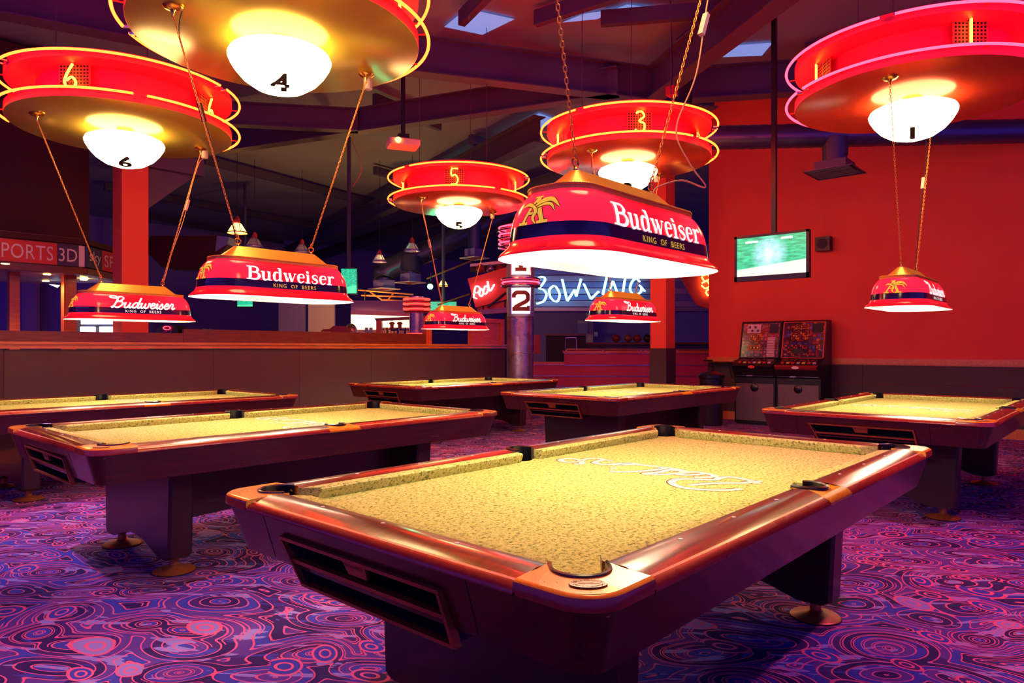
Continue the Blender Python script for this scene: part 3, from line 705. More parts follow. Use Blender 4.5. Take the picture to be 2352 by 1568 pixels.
def lamp_lettering(L, bold):
    mb = MB()
    cap = .108 if bold else .118
    t0 = .128
    if bold:
        adv = sum(SBOLD[c][1] for c in 'Budweiser')*cap*1.0; x = -adv/2
        for c in 'Budweiser':
            for pts, wd, sm in SBOLD[c][0]:
                w_ = [q*cap for q in wd] if isinstance(wd, list) else wd*cap
                ribbon(mb, [(x+(p[0]+.14*p[1])*cap, t0+p[1]*cap*.92) for p in pts], w_, lsurf, 5 if sm else 6, bool(sm))
            x += SBOLD[c][1]*cap
    else:
        adv = sum(SCR[c][1] for c in 'Budweiser')*cap*1.12; x = -adv/2+.02
        for c in 'Budweiser':
            for pts, sm in SCR[c][0]: ribbon(mb, [(x+(p[0]+.25*p[1])*cap*1.12, t0+p[1]*cap*.98) for p in pts], .0155, lsurf, 5, bool(sm))
            x += SCR[c][1]*cap*1.12
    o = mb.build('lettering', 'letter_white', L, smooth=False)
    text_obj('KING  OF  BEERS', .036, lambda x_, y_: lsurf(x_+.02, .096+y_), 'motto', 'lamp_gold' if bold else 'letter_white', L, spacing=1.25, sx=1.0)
    # emblem: winged A on the end of the shade
    s0 = -(LL/2-LR)-(LR-.06)*PI/2-.035; k = .115; t1 = .130
    A_ = [([(-.5, 0), (-.05, .95)], .10, 0), ([(-.05, .95), (.32, .02)], .17, 0), ([(-.64, .03), (-.30, .03)], .1, 0), ([(.10, .03), (.52, .03)], .1, 0), ([(-.3, .36), (.2, .36)], .09, 0), ([(-.2, .99), (.1, .99)], .08, 0)]
    W_ = [([(-.05, .62), (.25, .80), (.62, .78), (.90, .48)], [.06, .20, .16, .02], 1), ([(.05, .56), (.35, .64), (.60, .58), (.74, .36)], [.05, .12, .10, .02], 1), ([(-.55, .60), (-.36, .70), (-.12, .58), (.0, .40), (-.08, .18), (.06, -.02)], [.03, .14, .10, .14, .12, .03], 1)]
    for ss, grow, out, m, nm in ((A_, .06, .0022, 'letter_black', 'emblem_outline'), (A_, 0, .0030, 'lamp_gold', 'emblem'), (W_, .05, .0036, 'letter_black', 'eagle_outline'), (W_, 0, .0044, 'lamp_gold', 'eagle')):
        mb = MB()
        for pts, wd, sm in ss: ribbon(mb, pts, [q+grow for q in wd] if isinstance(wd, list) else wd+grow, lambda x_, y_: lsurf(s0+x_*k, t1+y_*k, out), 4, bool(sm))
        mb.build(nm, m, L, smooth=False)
def make_lamp(bold, label):
    L = thing('hanging_lamp', label, 'lamp', group='red shaded lamps hanging over the pool tables')
    mb = MB(); mb.loft([lring(d, z) for d, z in LP]); sh = mb.build('shade_rim', 'lamp_red', L, ang=60)
    mb = MB(); mb.loft([lring(d, z) for d, z in BAND]); mb.build('shade_band', 'lamp_navy', L, ang=60)
    mb = MB(); mb.loft([lring(d, z) for d, z in DOME], True, False, True); mb.build('shade', 'lamp_red', L, ang=60)
    inn = [(.001, -.001), (.010, .010), (.026, .024), (.048, .044), (.052, .06), (.059, .112), (.075, .17), (.11, .222), (.145, .24)]
    mb = MB(); mb.loft([lring(d, z) for d, z in inn], True, False, True); mb.build('shade_lining', 'lamp_inner', L, ang=60)
    # brass cap with roped edge
    mb = MB(); q = [(x, y, 0) for x, y, _ in rr(LL-2*.118, LW-2*.118, LR-.118, 10)]
    mb.loft([[(x, y, .244) for x, y, _ in q], [(x, y, .256) for x, y, _ in q], [(x*.99, y*.96, .262) for x, y, _ in q]], True, False, True); cap = mb.build('cap_base', 'brass_brushed', L, ang=30)
    def hip(f, z): return [(x, y, z) for x, y, _ in rr(.86+(.62-.86)*f, .235+(.05-.235)*f, (.115+(.024-.115)*f), 10)]
    mb = MB(); mb.loft([hip(0, .26), hip(.06, .266), hip(1, .352), ], True, False, True); mb.build('cap', 'brass_brushed', L, ang=35)
    # rope: twisted beads along the base edge
    P = [(x, y) for x, y, _ in rr(LL-2*.124, LW-2*.124, LR-.124, 12)]; P.append(P[0]); pts = []
    for a, b_ in zip(P, P[1:]):
        l = math.hypot(b_[0]-a[0], b_[1]-a[1]); n = max(1, round(l/.0055))
        pts += [(a[0]+(b_[0]-a[0])*i/n, a[1]+(b_[1]-a[1])*i/n, .2635) for i in range(n)]
    mb = MB(); mb.tube(pts, [.0085 if i % 2 else .0055 for i in range(len(pts))], 6, closed=True); mb.build('rope_trim', 'brass_brushed', L, ang=80)
    for sx in (-1, 1):
        mb = MB(); mb.lathe([(.012, .35), (.012, .362), (.005, .37)], 12, c=(sx*.285, 0, 0), cap1=True)
        mb.tube([(sx*.285+.019*math.cos(2*PI*i/16), 0, .388+.019*math.sin(2*PI*i/16)) for i in range(16)], .0042, 6, closed=True); mb.build('loop', 'brass', L)
    # small eagle on the cap
    mb = MB(); 
    for pts, wd in [([(-.03, 0), (0, .03), (.03, .015)], .014), ([(0, .03), (.005, .055)], .012), ([(-.02, -.004), (.03, -.004)], .01)]: ribbon(mb, pts, wd, lambda x_, y_: (x_, -.1175+.093*min(1, max(0, (y_+.02)/.09))-.002, .272+y_), 4)
    mb.build('cap_emblem', 'brass', L, smooth=False)
    lamp_lettering(L, bold)
    return L
LAMPS = dict(T4=(-.11, 1.648, 1), T2=(-.03, 1.648, 1), T6=(.075, 1.575, 0), T1=(-.03, 1.655, 0), T3=(-.05, 1.63, 0), T5=(-.045, 1.585, 0))
LLAB = dict(T4='red lamp with bold white lettering hanging over the table with the oval badge', T2='red lamp with bold white lettering hanging below the globe marked four',
            T6='red lamp with script lettering hanging below the disc numbered six', T1='red lamp with script lettering hanging in front of the red wall',
            T3='red lamp with script lettering hanging below the disc numbered three', T5='red lamp with script lettering hanging below the disc numbered five')
pb_ = make_lamp(True, ''); ps_ = make_lamp(False, ''); used = {0: False, 1: False}
LPOS = {}
for n, (sh, z, bold) in LAMPS.items():
    src = pb_ if bold else ps_
    o = src if not used[bold] else copy_tree(src); used[bold] = True
    x, y = tc(n); x += RT[0]*sh; y += RT[1]*sh
    o.location = (x, y, z); o['label'] = LLAB[n]; LPOS[n] = (x, y, z)
    for dx in (-.34, .34): light('POINT', (x+dx, y, z+.15), 10, (1, .85, .60), .045, name='lamp_bulb')

# ================================================================== NEON DISCS
DISCS = dict(T2=(3.49, '4', 'disc_gold'), T6=(3.45, '6', 'disc_gold'), T1=(3.53, '1', 'disc_red'), T3=(3.57, '3', 'disc_red'), T5=(3.47, '5', 'disc_red'), T4=(3.50, '', 'disc_gold'))
DPATH = {'6': [[(.30, .95), (.08, .60), (-.02, .28), (.12, .02), (.34, .06), (.42, .28), (.26, .46), (.06, .34)]],
         '5': [[(.46, .96), (.08, .96), (.06, .56), (.30, .60), (.46, .36), (.36, .08), (.02, .04)]],
         '3': [[(.02, .90), (.26, .98), (.42, .76), (.18, .54), (.42, .40), (.40, .12), (.16, .02), (-.04, .14)]],
         '4': [[(.34, .0), (.34, .96), (.0, .34), (.48, .34)]], '1': [[(.1, .0), (.1, .98)]]}
def make_disc(n):
    z, dg, under = DISCS[n]; cx_, cy_ = tc(n)
    lab = {'T2': 'large round ceiling disc with gold underside and globe marked four', 'T6': 'gold-bottomed round neon disc with digit six on its side', 'T1': 'red round neon disc with digit one hanging before the red wall',
           'T3': 'red round neon disc with digit three on its side', 'T5': 'red round neon disc with digit five on its side', 'T4': 'round ceiling disc holding the lamp over the badged table'}[n]
    D = thing('neon_disc', lab, 'ceiling light', (cx_, cy_, z), group='round neon discs above the tables')
    R0 = .985
    MB().lathe([(0.0, 0), (R0-.004, 0), (R0, .004)], 96, cap0=False).build('underside', under, D, ang=60)
    MB().lathe([(R0, .004), (R0, .085), (R0-.02, .09), (.0, .09)], 96).build('lower_plate', 'disc_side', D)
    MB().lathe([(.74, .09), (.74, .34)], 64).build('drum', 'disc_side', D)
    MB().lathe([(.0, .34), (R0-.01, .34), (R0, .345), (R0, .42), (.0, .44)], 96).build('upper_plate', 'disc_side', D)
    # neon rings in segments with electrode ends
    gap = math.radians(3.0)
    for zz, off, nm in ((.055, .3, 'neon_ring'), (.375, 1.1, 'neon_ring')):
        for q in range(3):
            a0 = off+q*2*PI/3+gap; a1 = off+(q+1)*2*PI/3-gap; N = 40
            mb = MB(); mb.tube([((R0+.075)*math.cos(a0+(a1-a0)*i/N), (R0+.075)*math.sin(a0+(a1-a0)*i/N), zz) for i in range(N+1)], .0115, 8)
            NR = mb.build(nm, 'neon_red' if n != 'T1' else 'neon_pink', D, ang=80)
            for a in (a0, a1):
                mb = MB(); mb.tube([((R0+.075)*math.cos(a), (R0+.075)*math.sin(a), zz), ((R0+.02)*math.cos(a), (R0+.02)*math.sin(a), zz)], .012, 8); mb.build('electrode', 'elec_end', NR)
    for q in range(12):
        a = q*2*PI/12+.2
        for zz in (.055, .375):
            MB().tube([((R0-.005)*math.cos(a), (R0-.005)*math.sin(a), zz), ((R0+.07)*math.cos(a), (R0+.07)*math.sin(a), zz)], .006, 6).build('tube_clip', 'mesh_red', D)
    # globe
    GP = [(.0, -.045), (.20, -.052), (.30, -.068), (.345, -.09), (.357, -.115), (.355, -.13), (.345, -.155), (.315, -.205), (.26, -.268), (.18, -.322), (.09, -.350), (.0, -.358)]
    MB().lathe(GP, 48).build('globe', 'glow_globe', D, ang=80)
    MB().lathe([(.08, 0), (.08, -.05)], 24).build('globe_mount', 'brass', D)
    if dg:
        def gm(x_, y_):
            r = math.hypot(x_, y_); zz = -.358
            for (a, za), (b_, zb) in zip(GP[::-1], GP[::-1][1:]):
                if a <= r <= b_: zz = za+(zb-za)*(r-a)/(b_-a); break
            return (x_, y_, zz-.004)
        vx, vy = CX-cx_, CY-cy_; vl = math.hypot(vx, vy); vx /= vl; vy /= vl
        def gmr(x_, y_): return gm(vx*(.12+y_)+vy*x_*-1, vy*(.12+y_)+vx*x_)
        text_obj(dg, .24, gmr, 'globe_number', 'letter_black', D, cuts=8, bold=.008)
    # number boxes round the drum
    if dg:
        for q in range(4):
            a = math.radians(222+90*q)
            B_ = MB().box(-.14, -.004, .07, .14, .004, .36).build('number_plate', 'mesh_red', D, smooth=False)
            B_.location = (.80*math.cos(a), .80*math.sin(a), .0); B_.rotation_euler = (0, 0, a+PI/2)
            hl = MB()
            for i in range(9):
                for j in range(9): hl.box(-.125+i*.029, -.0055, .085+j*.029, -.109+i*.029, -.004, .101+j*.029)
            hl.build('perforation', 'void', B_, smooth=False)['kind'] = 'stuff'
            for path in DPATH[dg]:
                pts = smooth_pts([(-.05+x_*.22-.0, -.055, .105+y_*.235) for x_, y_ in path], 6) if dg not in '14' else [(-.05+x_*.22, -.055, .105+y_*.235) for x_, y_ in path]
                pts = [Vector(p) for p in pts]
                NT_ = MB().tube(pts, .0105, 8).build('neon_digit', 'neon_digit', B_, ang=80)
                for p in (pts[0], pts[-1]): MB().tube([p, (p.x, -.004, p.z)], .011, 8).build('electrode', 'elec_end', NT_)
    # cups for the chains and cable gland
    for sx in (-1, 1):
        MB().lathe([(.060, 0), (.062, -.010), (.050, -.022), (.020, -.030), (.010, -.045), (.006, -.075)], 24, c=(sx*.75, 0, 0), cap1=True).build('chain_cup', 'brass', D)
    MB().lathe([(.034, 0), (.034, -.075), (.028, -.08)], 18, c=(.84, .10, 0), cap1=True).build('cable_gland', 'white_plastic', D)
    # suspension rods to the roof steel
    for q in range(3):
        a = q*2*PI/3+.5
        MB().tube([(.6*math.cos(a), .6*math.sin(a), .43), (.6*math.cos(a), .6*math.sin(a), ZR-z)], .005, 5).build('suspension_rod', 'steel_beam', D)
    return D
for n in DISCS: make_disc(n)

# ------------------------------------------------------------------ chains and cords
def link_mesh(p):
    hl, wd, r = p*.66, p*.36, p*.105
    pts = [(0, (wd-r)*math.cos(a)*(1), (hl-wd)*(1 if math.sin(a) > 0 else -1)+(wd-r)*math.sin(a)) for a in [2*PI*i/14+.01 for i in range(14)]]
    return MB().tube(pts, r, 5, closed=True).mesh('link', ang=80)
def chain(p0, p1, pitch, label, me, group):
    p0, p1 = Vector(p0), Vector(p1); d = p1-p0; L_ = d.length; n = round(L_/pitch); st = L_/n
    hk = MB().tube([(.0, .0, 0), (0, .008, .012), (0, .010, .028), (0, 0, .038)], .0035, 6).build('hanging_chain', 'chain_brass'); hk.location = p0; tag(hk, label, 'chain', group)
    qt = d.to_track_quat('Z', 'Y'); hk.rotation_mode = 'QUATERNION'; hk.rotation_quaternion = qt
    for i in range(n):
        o = link(me, 'link', 'chain_brass', hk); o.location = (0, 0, st*(i+.5)); o.rotation_euler = (0, 0, PI/2*(i % 2)+.3)
    return hk
LM = link_mesh(.022)
CL = dict(T4='the lamp over the badged table', T2='the lamp below the globe marked four', T6='the lamp below disc six', T1='the lamp before the red wall', T3='the lamp below disc three', T5='the lamp below disc five')
for n in LAMPS:
    x, y, z = LPOS[n]; cx_, cy_ = tc(n); zd = DISCS[n][0]
    for sx in (-1, 1):
        chain((x+sx*.285, y, z+.40), (cx_+sx*.75, cy_, zd-.06), .022, 'brass link chain at the %s end of %s' % ('emblem' if sx < 0 else 'plain', CL[n]), LM, 'brass chains holding the table lamps')
def cord(pts, r, m, label, conn=None, cm='white_plastic'):
    P = smooth_pts(pts, 8); o = MB().tube(P, r, 6).build('power_cord', m); tag(o, label, 'cord')
    if conn:
        a = Vector(conn[0]); d = (Vector(conn[1])-a).normalized()
        c_ = MB().box(-.014, -.011, -.06, .014, .011, .06).build('inline_connector', cm, o, smooth=False); c_.location = a; c_.rotation_mode = 'QUATERNION'; c_.rotation_quaternion = d.to_track_quat('Z', 'Y')
    return o
mat('cord_black', (.012, .01, .012), .5); mat('cord_pale', (.70, .35, .16), .5)
def mixp(a, b, u, dx=0, dy=0, dz=0): return (a[0]+(b[0]-a[0])*u+dx, a[1]+(b[1]-a[1])*u+dy, a[2]+(b[2]-a[2])*u+dz)
for n, side_, cm, pc, lab in [('T4', 1, 'cord_pale', 'white_plastic', 'pale cord with inline connector beside the chain of the badged table lamp'), ('T2', -1, 'cord_black', 'black_plastic', 'black cord with inline connector under the disc with globe marked four'),
                              ('T6', 1, 'cord_pale', 'white_plastic', 'pale cord with connector running down to the lamp below disc six'), ('T1', 1, 'cord_black', 'white_plastic', 'thin dark cord beside the lamp chain before the red wall'),
                              ('T3', -1, 'cord_black', 'white_plastic', 'thin dark cord down to the lamp below disc three'), ('T5', -1, 'cord_pale', 'white_plastic', 'thin cord with connector down to the lamp below disc five')]:
    x, y, z = LPOS[n]; cx_, cy_ = tc(n); zd = DISCS[n][0]
    b = (x+side_*.285, y, z+.37); tp = (cx_+side_*.75, cy_, zd-.06)
    pts = [(cx_+.84 if side_ > 0 else cx_-.68, cy_+(.10 if side_ > 0 else .03), zd-.078 if side_ > 0 else zd-.002), mixp(b, tp, .93, .03, .045), mixp(b, tp, .72, .015, .022), mixp(b, tp, .5, .035, .035), mixp(b, tp, .25, .010, .022)]
    if n == 'T4': pts = [pts[0]]+[mixp(b, tp, u, dx, dy) for u, dx, dy in ((.93, .03, -.03), (.72, .02, -.024), (.42, .05, -.05), (.22, .03, -.03), (.10, .10, -.10))]+[(b[0]+.22, b[1]-.16, b[2]+.03), (b[0]+.14, b[1]-.08, b[2]+.06), (b[0]+.03, b[1]-.02, b[2]+.02), (b[0], b[1]-.011, b[2]-.012)]
    else: pts += [mixp(b, tp, .08, .01, .018), (b[0], b[1]+.011, b[2]-.012)]
    k = .5 if n != 'T1' else .58
    cord(pts, .0038, cm, lab, (mixp(b, tp, .6, .026, -.036 if n == 'T4' else .030), mixp(b, tp, .72, .026, -.036 if n == 'T4' else .030)), pc)

# ================================================================== RIGHT SIDE: red wall fittings
def slabm(mb, D, pts, th):
    fr = [atD(x, y, D) for x, y in pts]; bk = [p+Vector((FW[0], FW[1], 0))*th for p in fr]
    return mb.loft([fr, bk], True, True, True)
def slab(name, m, D, pts, th=.05, parent=None): return slabm(MB(), D, pts, th).build(name, m, parent, smooth=False)
def rect(x0, y0, x1, y1): return [(x0, y0), (x1, y0), (x1, y1), (x0, y1)]
def off(o, v): o.location = Vector(o.location)+Vector(v); return o
# television on a ceiling pole, facing -x
def television(label, c, wd, ht, screen, pole_top=None, rz=0, group=None):
    T = thing('television', label, 'television', c, rz, group)
    MB().box(-.01, -wd/2, -ht/2, .05, wd/2, ht/2).build('casing', 'black_plastic', T, smooth=False)
    for (a, b_, c_, d) in ((-wd/2, ht/2-.03, wd/2, ht/2), (-wd/2, -ht/2, wd/2, -ht/2+.06), (-wd/2, -ht/2, -wd/2+.032, ht/2), (wd/2-.032, -ht/2, wd/2, ht/2)):
        MB().box(-.028, a, b_, -.008, c_, d).build('bezel', 'black_rubber', T, smooth=False)
    MB().box(-.014, -wd/2+.03, -ht/2+.055, -.0105, wd/2-.03, ht/2-.028).build('screen', screen, T, smooth=False)
    MB().box(.05, -.12, -.1, .12, .12, .1).build('mount', 'black_plastic', T, smooth=False)
    if pole_top: MB().box(.07, -.028, 0, .126, .028, pole_top-c[2]).build('pole', 'black_plastic', T, smooth=False)
    return T
c = atD(1771, 589, 8.7); tvr = television('flat television on a black ceiling pole in front of the red wall', c, .93, .575, 'screen_field', 5.98)
text_obj('0', .07, lambda x, y: (-.0155, -.36-x, -.19+y), 'score', 'screen_text', tvr)
for (yy, zz, w_) in ((.24, .20, .16), (-.20, .215, .14)): MB().box(-.016, yy-w_/2, zz-.012, -.0135, yy+w_/2, zz+.012).build('caption_bar', 'screen_text', tvr, smooth=False)
# wall speaker
S = thing('wall_speaker', 'small square black speaker fixed on the red wall', 'speaker', (XW, 3.2, 3.03))
MB().box(-.17, -.115, -.115, -.02, .115, .115).build('cabinet', 'black_plastic', S, smooth=False); MB().box(-.02, -.04, -.04, .0, .04, .04).build('bracket', 'black_plastic', S, smooth=False)
g = MB().lathe([(.085, 0), (.085, .006), (.03, .002)], 24, cap1=True).build('driver', 'board_dark', S); g.location = (-.171, 0, 0); g.rotation_euler = (0, -PI/2, 0)
# spiral duct with ceiling diffuser
p0, p1 = atD(1580, 318, 9.5), atD(2400, 300, 9.35)
D_ = thing('spiral_duct', 'dark spiral ventilation duct running above the red wall', 'duct', p0)
d = p1-p0; n = 60
MB().tube([d*(i/n) for i in range(n+1)], [.155+.006*(i % 2) for i in range(n+1)], 20).build('pipe', 'duct_metal', D_, ang=20)
q = atD(1918, 338, 9.4)
MB().lathe([(.16, .12), (.16, -.12)], 24, c=tuple(q-p0)).build('neck', 'duct_metal', D_)
df = thing('air_diffuser', 'dark square air diffuser hanging below the spiral duct', 'vent', atD(1917, 397, 9.4))
MB().box(-.20, -.20, .03, .20, .20, .14).build('plenum', 'duct_metal', df, smooth=False)
mb = MB(); mb.loft([[(-.31, -.31, .0), (.31, -.31, 0), (.31, .31, 0), (-.31, .31, 0)], [(-.31, -.31, .012), (.31, -.31, .012), (.31, .31, .012), (-.31, .31, .012)], [(-.2, -.2, .04), (.2, -.2, .04), (.2, .2, .04), (-.2, .2, .04)]], True, False, True); mb.build('frame', 'duct_metal', df, smooth=False)
for i in range(6): MB().box(-.26+i*.09, -.26, -.004, -.22+i*.09, .26, .012).build('louvre', 'steel_beam', df, smooth=False)
MB().lathe([(.155, .12), (.155, .34)], 24).build('collar', 'duct_metal', df)
# waste bin
b = atD(1634, 800, 11.9); B_ = thing('waste_bin', 'round black litter bin near the end of the red wall', 'bin', (b.x, b.y, 0))
MB().lathe([(.17, 0), (.185, .02), (.20, .78), (.215, .80), (.215, .85), (.19, .87), (.15, .88)], 28, cap0=True).build('body', 'black_rubber', B_)
MB().lathe([(.15, .88), (.10, .90), (.04, .915), (.03, .93)], 28, cap1=True).build('lid', 'black_rubber', B_)
# corner shelf on the wall
sh = thing('wall_shelf', 'narrow pine ledge on brackets at the free end of the red wall', 'shelf', (XW-.045, 4.98, 1.06))
MB().box(-.20, -.28, .0, 0, .30, .03).build('board', 'pine', sh, smooth=False); MB().box(-.205, .12, .002, -.20, .30, .028).build('metal_edge', 'chrome', sh, smooth=False)
for yy in (-.16, .16): MB().tube([(-.01, yy, -.30), (-.17, yy, 0)], .008, 6).build('bracket', 'black_plastic', sh)

def fruit_machine(label, y0, body_art, trim):
    M_ = thing('fruit_machine', label, 'slot machine', (10.50, y0, 0), group='fruit machines against the red wall')
    W_ = .355
    # side profile (x, z): x grows towards the wall
    prof = [(.0, .03), (.0, .80), (-.06, .86), (-.10, .93), (-.13, 1.0), (-.10, 1.035), (.17, 1.13), (.30, 1.74), (.34, 1.765), (.52, 1.765), (.52, .03)]
    MB().loft([[(x, -W_, z) for x, z in prof], [(x, W_, z) for x, z in prof]], True, True, True).build('cabinet', 'black_plastic', M_, smooth=False)
    def sl(u, z0, z1, a, b_, c_, e, out=.006, nm='panel', m='board_dark', par=None):   # tilted plane from (.17,1.13) to (.30,1.74)
        def P(y, v, o): x = .17+.13*v; z = 1.13+.61*v; return (x-o*.978, y, z+o*.208)
        mb = MB(); mb.hexa([P(a, z0, 0), P(b_, z0, 0), P(b_, z1, 0), P(a, z1, 0)], [P(a, z0, out), P(b_, z0, out), P(b_, z1, out), P(a, z1, out)]); return mb.build(nm, m, par or M_, smooth=False)
    # y is mirrored in the picture: +y is picture-left
    G = sl(0, .02, .985, -.325, .325, 0, 0, .008, 'backglass', body_art)
    for (a, b_, z0, z1) in ((-.345, .345, .975, .995), (-.345, .345, 0, .02), (.325, .345, 0, .99), (-.345, -.325, 0, .99)): sl(0, z0, z1, a, b_, 0, 0, .016, 'trim_bar', trim)
    if trim == 'sign_red':
        F_ = sl(0, .44, .92, -.08, .20, 0, 0, .012, 'feature_board', 'art_orange'); sl(0, .04, .38, -.10, .24, 0, 0, .011, 'trail_board', 'art_red'); sl(0, .11, .27, -.02, .15, 0, 0, .014, 'reel_window', 'board_dark')
        for i in range(10): sl(0, .06+i*.035, .085+i*.035, -.29, -.23, 0, 0, .013, 'prize_step', 'art_orange')
        for i in range(5): sl(0, .08+i*.08, .12+i*.08, .26, .31, 0, 0, .013, 'prize_lamp', 'art_orange')
        sl(0, .70, .95, -.31, -.13, 0, 0, .012, 'top_window', 'board_dark')
    else:
        sl(0, .22, .35, -.02, .20, 0, 0, .014, 'reel_frame', 'lit_amber').data.materials[0] = MATS['orange_wood']; sl(0, .245, .325, .0, .18, 0, 0, .017, 'reel_window', 'board_dark')
        for i in range(3): sl(0, .26, .31, .015+i*.06, .045+i*.06, 0, 0, .019, 'reel', 'letter_gold')
        for i in range(12): sl(0, .04+i*.046, .072+i*.046, -.26, -.13, 0, 0, .013, 'prize_step', 'door_pale')
        for i in range(12): sl(0, .04+i*.046, .072+i*.046, -.11, -.04, 0, 0, .013, 'prize_step', 'art_violet')
        sl(0, .42, .68, -.04, .20, 0, 0, .012, 'feature_board', 'art_orange'); sl(0, .70, .95, .0, .24, 0, 0, .013, 'top_board', 'door_pale'); sl(0, .70, .95, -.30, -.15, 0, 0, .012, 'top_window', 'board_dark')
        for i in range(4): sl(0, .74+.1*(i % 2), .80+.1*(i % 2), .03+.05*i, .07+.05*i, 0, 0, .016, 'spot', 'sign_navy')
    # sloping console with buttons
    def cs(a, b_, v0, v1, o, nm, m):
        def P(y, v, oo): return (.15-.23*v-oo*.3, y, 1.125-.082*v+oo)
        mb = MB(); mb.hexa([P(a, v0, 0), P(b_, v0, 0), P(b_, v1, 0), P(a, v1, 0)], [P(a, v0, o), P(b_, v0, o), P(b_, v1, o), P(a, v1, o)]); return mb.build(nm, m, M_, smooth=False)
    cs(-.30, .30, .05, .72, .004, 'console_glass', 'art_red')
    for i in range(7): cs(.24-i*.085-.03, .24-i*.085+.02, .80, .95, .015, 'button', ['sign_red_lit', 'letter_gold', 'sign_red_lit', 'door_pale', 'letter_gold', 'sign_red_lit', 'door_pale'][i])
    MB().loft([[(-.10, -W_, 1.03), (-.10, W_, 1.03)], [(-.145, -W_*.94, 1.0), (-.145, W_*.94, 1.0)], [(-.13, -W_*.94, .965), (-.13, W_*.94, .965)], [(-.085, -W_, .93), (-.085, W_, .93)]], closed=False).build('bumper', 'dark_red' if trim == 'sign_red' else 'black_rubber', M_)
    em = MB().lathe([(0, 0), (1, 0), (.9, .2)], 24, cap1=True).build('emblem', 'sign_red_lit' if trim != 'sign_red' else 'sign_text', M_); em.location = (-.142, 0, .985); em.rotation_euler = (0, -PI/2, 0); em.scale = (.025, .06, .02)
    MB().box(-.035, -.33, .83, -.02, .33, .84).build('coin_rail', 'silver', M_, smooth=False); MB().box(-.045, .02, .822, -.02, .12, .852).build('coin_slot', 'silver', M_, smooth=False)
    MB().box(-.012, -.325, .07, .002, .325, .70).build('lower_door', 'grey_metal', M_, smooth=False)
    lk = MB().lathe([(.07, 0), (.065, .012), (.03, .02), (.016, .03)], 20, cap1=True).build('lock_boss', 'black_rubber', M_); lk.location = (-.012, .0, .63); lk.rotation_euler = (0, -PI/2, 0)
    for s_ in (-1, 1): MB().box(-.016, s_*.17-.075, .645, -.012, s_*.17+.075, .65).build('score_line', 'copper', M_, smooth=False)
    MB().box(.02, -W_+.02, 0, .5, W_-.02, .04).build('plinth', 'black_rubber', M_, smooth=False)
    return M_
ya = onx(1783, 930, 10.5).y
fruit_machine('fruit machine with violet artwork beside the litter bin', ya+.37, 'art_violet', 'board_dark')
fruit_machine('fruit machine with blue artwork and red trim against the red wall', ya-.36, 'art_blue', 'sign_red')

# ================================================================== MIDDLE: columns, bowling sign, slat wall
def sq_column(label, c, s, ztop, zdark):
    K = thing('square_column', label, 'column', (c.x, c.y, 0))
    MB().box(-s/2, -s/2, zdark, s/2, s/2, ztop).build('shaft', 'red_column', K, smooth=False)
    if zdark > 0: MB().box(-s/2-.012, -s/2-.012, 0, s/2+.012, s/2+.012, zdark).build('lower_cladding', 'wainscot', K, smooth=False)
    return K
cr = atD(1522, 800, 12.5); sq_column('square red column with dark lower cladding near the slatted counter', cr, .31, 5.95, 1.30)
clf = atD(300, 800, 10.3); kl = sq_column('square red column rising behind the brown partition', clf, .36, 3.97, 0)
MB().box(-.4, -.18, 3.97, 1.0, .18, 4.25).build('steel_head', 'steel_beam', kl, smooth=False)
mb = MB(); mb.prism([(.2, 3.97), (.9, 3.97), (.2, 3.35)], -.05, .05, 'y'); mb.build('gusset', 'steel_beam', kl, smooth=False)

nc = atD(1196, 800, 12.9)
NC = thing('numbered_column', 'round galvanised column with lit number panels and neon rings', 'column', (nc.x, nc.y, 0), ANG-PI/2)
MB().lathe([(.195, 0), (.205, .72)], 36).build('foot_section', 'galv', NC); MB().lathe([(.235, .72), (.24, 1.2)], 36).build('pipe_section', 'galv', NC); MB().lathe([(.24, 1.205), (.245, 1.86)], 36).build('pipe_section', 'galv', NC)
for zz, r_ in ((.72, .232), (1.2, .244), (1.87, .254)): MB().ring(r_, .008, zz, 36, 6).build('seam_band', 'galv', NC)
MB().lathe([(.25, 1.87), (.262, 3.1), (.265, 3.56)], 36, cap1=True).build('upper_section', 'duct_pale', NC)
for dg, z0, z1 in (('2', 1.925, 2.385), ('1', 2.63, 3.10)):
    mb = MB(); mb.loft([[(x, -math.sqrt(.272**2-x*x)*1.0-.004, z) for x in [-.165+.33*i/10 for i in range(11)]] for z in (z0, z1)], closed=False); PN = mb.build('number_panel', 'panel_lit', NC)
    for xx in (-.172, .172): MB().box(xx-.008, -.228, z0-.01, xx+.008, -.19, z1+.01).build('panel_edge', 'chrome', PN, smooth=False)
    cz = (z0+z1)/2; k = .30
    st = {'2': [([(-.42, .62), (-.42, .80), (-.28, .93), (.28, .93), (.42, .80), (.42, .50), (.28, .38), (-.30, .08), (-.40, -.06)], .24), ([(-.52, -.06), (.54, -.06)], .24), ([(.45, -.06), (.45, .14)], .18)],
          '1': [([(0, -.05), (0, .95)], .26), ([(-.34, -.05), (.34, -.05)], .22), ([(-.28, .80), (-.02, .86)], .2)]}[dg]
    mb = MB()
    for pts, wd in st: ribbon(mb, [(x*k, cz+(y-.44)*k) for x, y in pts], wd*k, lambda x, y: (x, -math.sqrt(.272**2-x*x)-.008, y), 6, False)
    mb.build('digit', 'dark_digit', PN, smooth=False)
for zz, r_, m in ((2.44, .345, 'chrome'), (2.50, .34, 'neon_pink'), (2.56, .345, 'chrome'), (3.14, .40, 'chrome'), (3.21, .40, 'neon_pink'), (3.29, .41, 'chrome'), (3.36, .40, 'neon_pink'), (3.44, .41, 'chrome'), (3.5, .40, 'neon_pink')):
    MB().ring(r_, .022 if m == 'chrome' else .014, zz, 48, 8).build('neon_ring' if m != 'chrome' else 'chrome_ring', m, NC, ang=80)
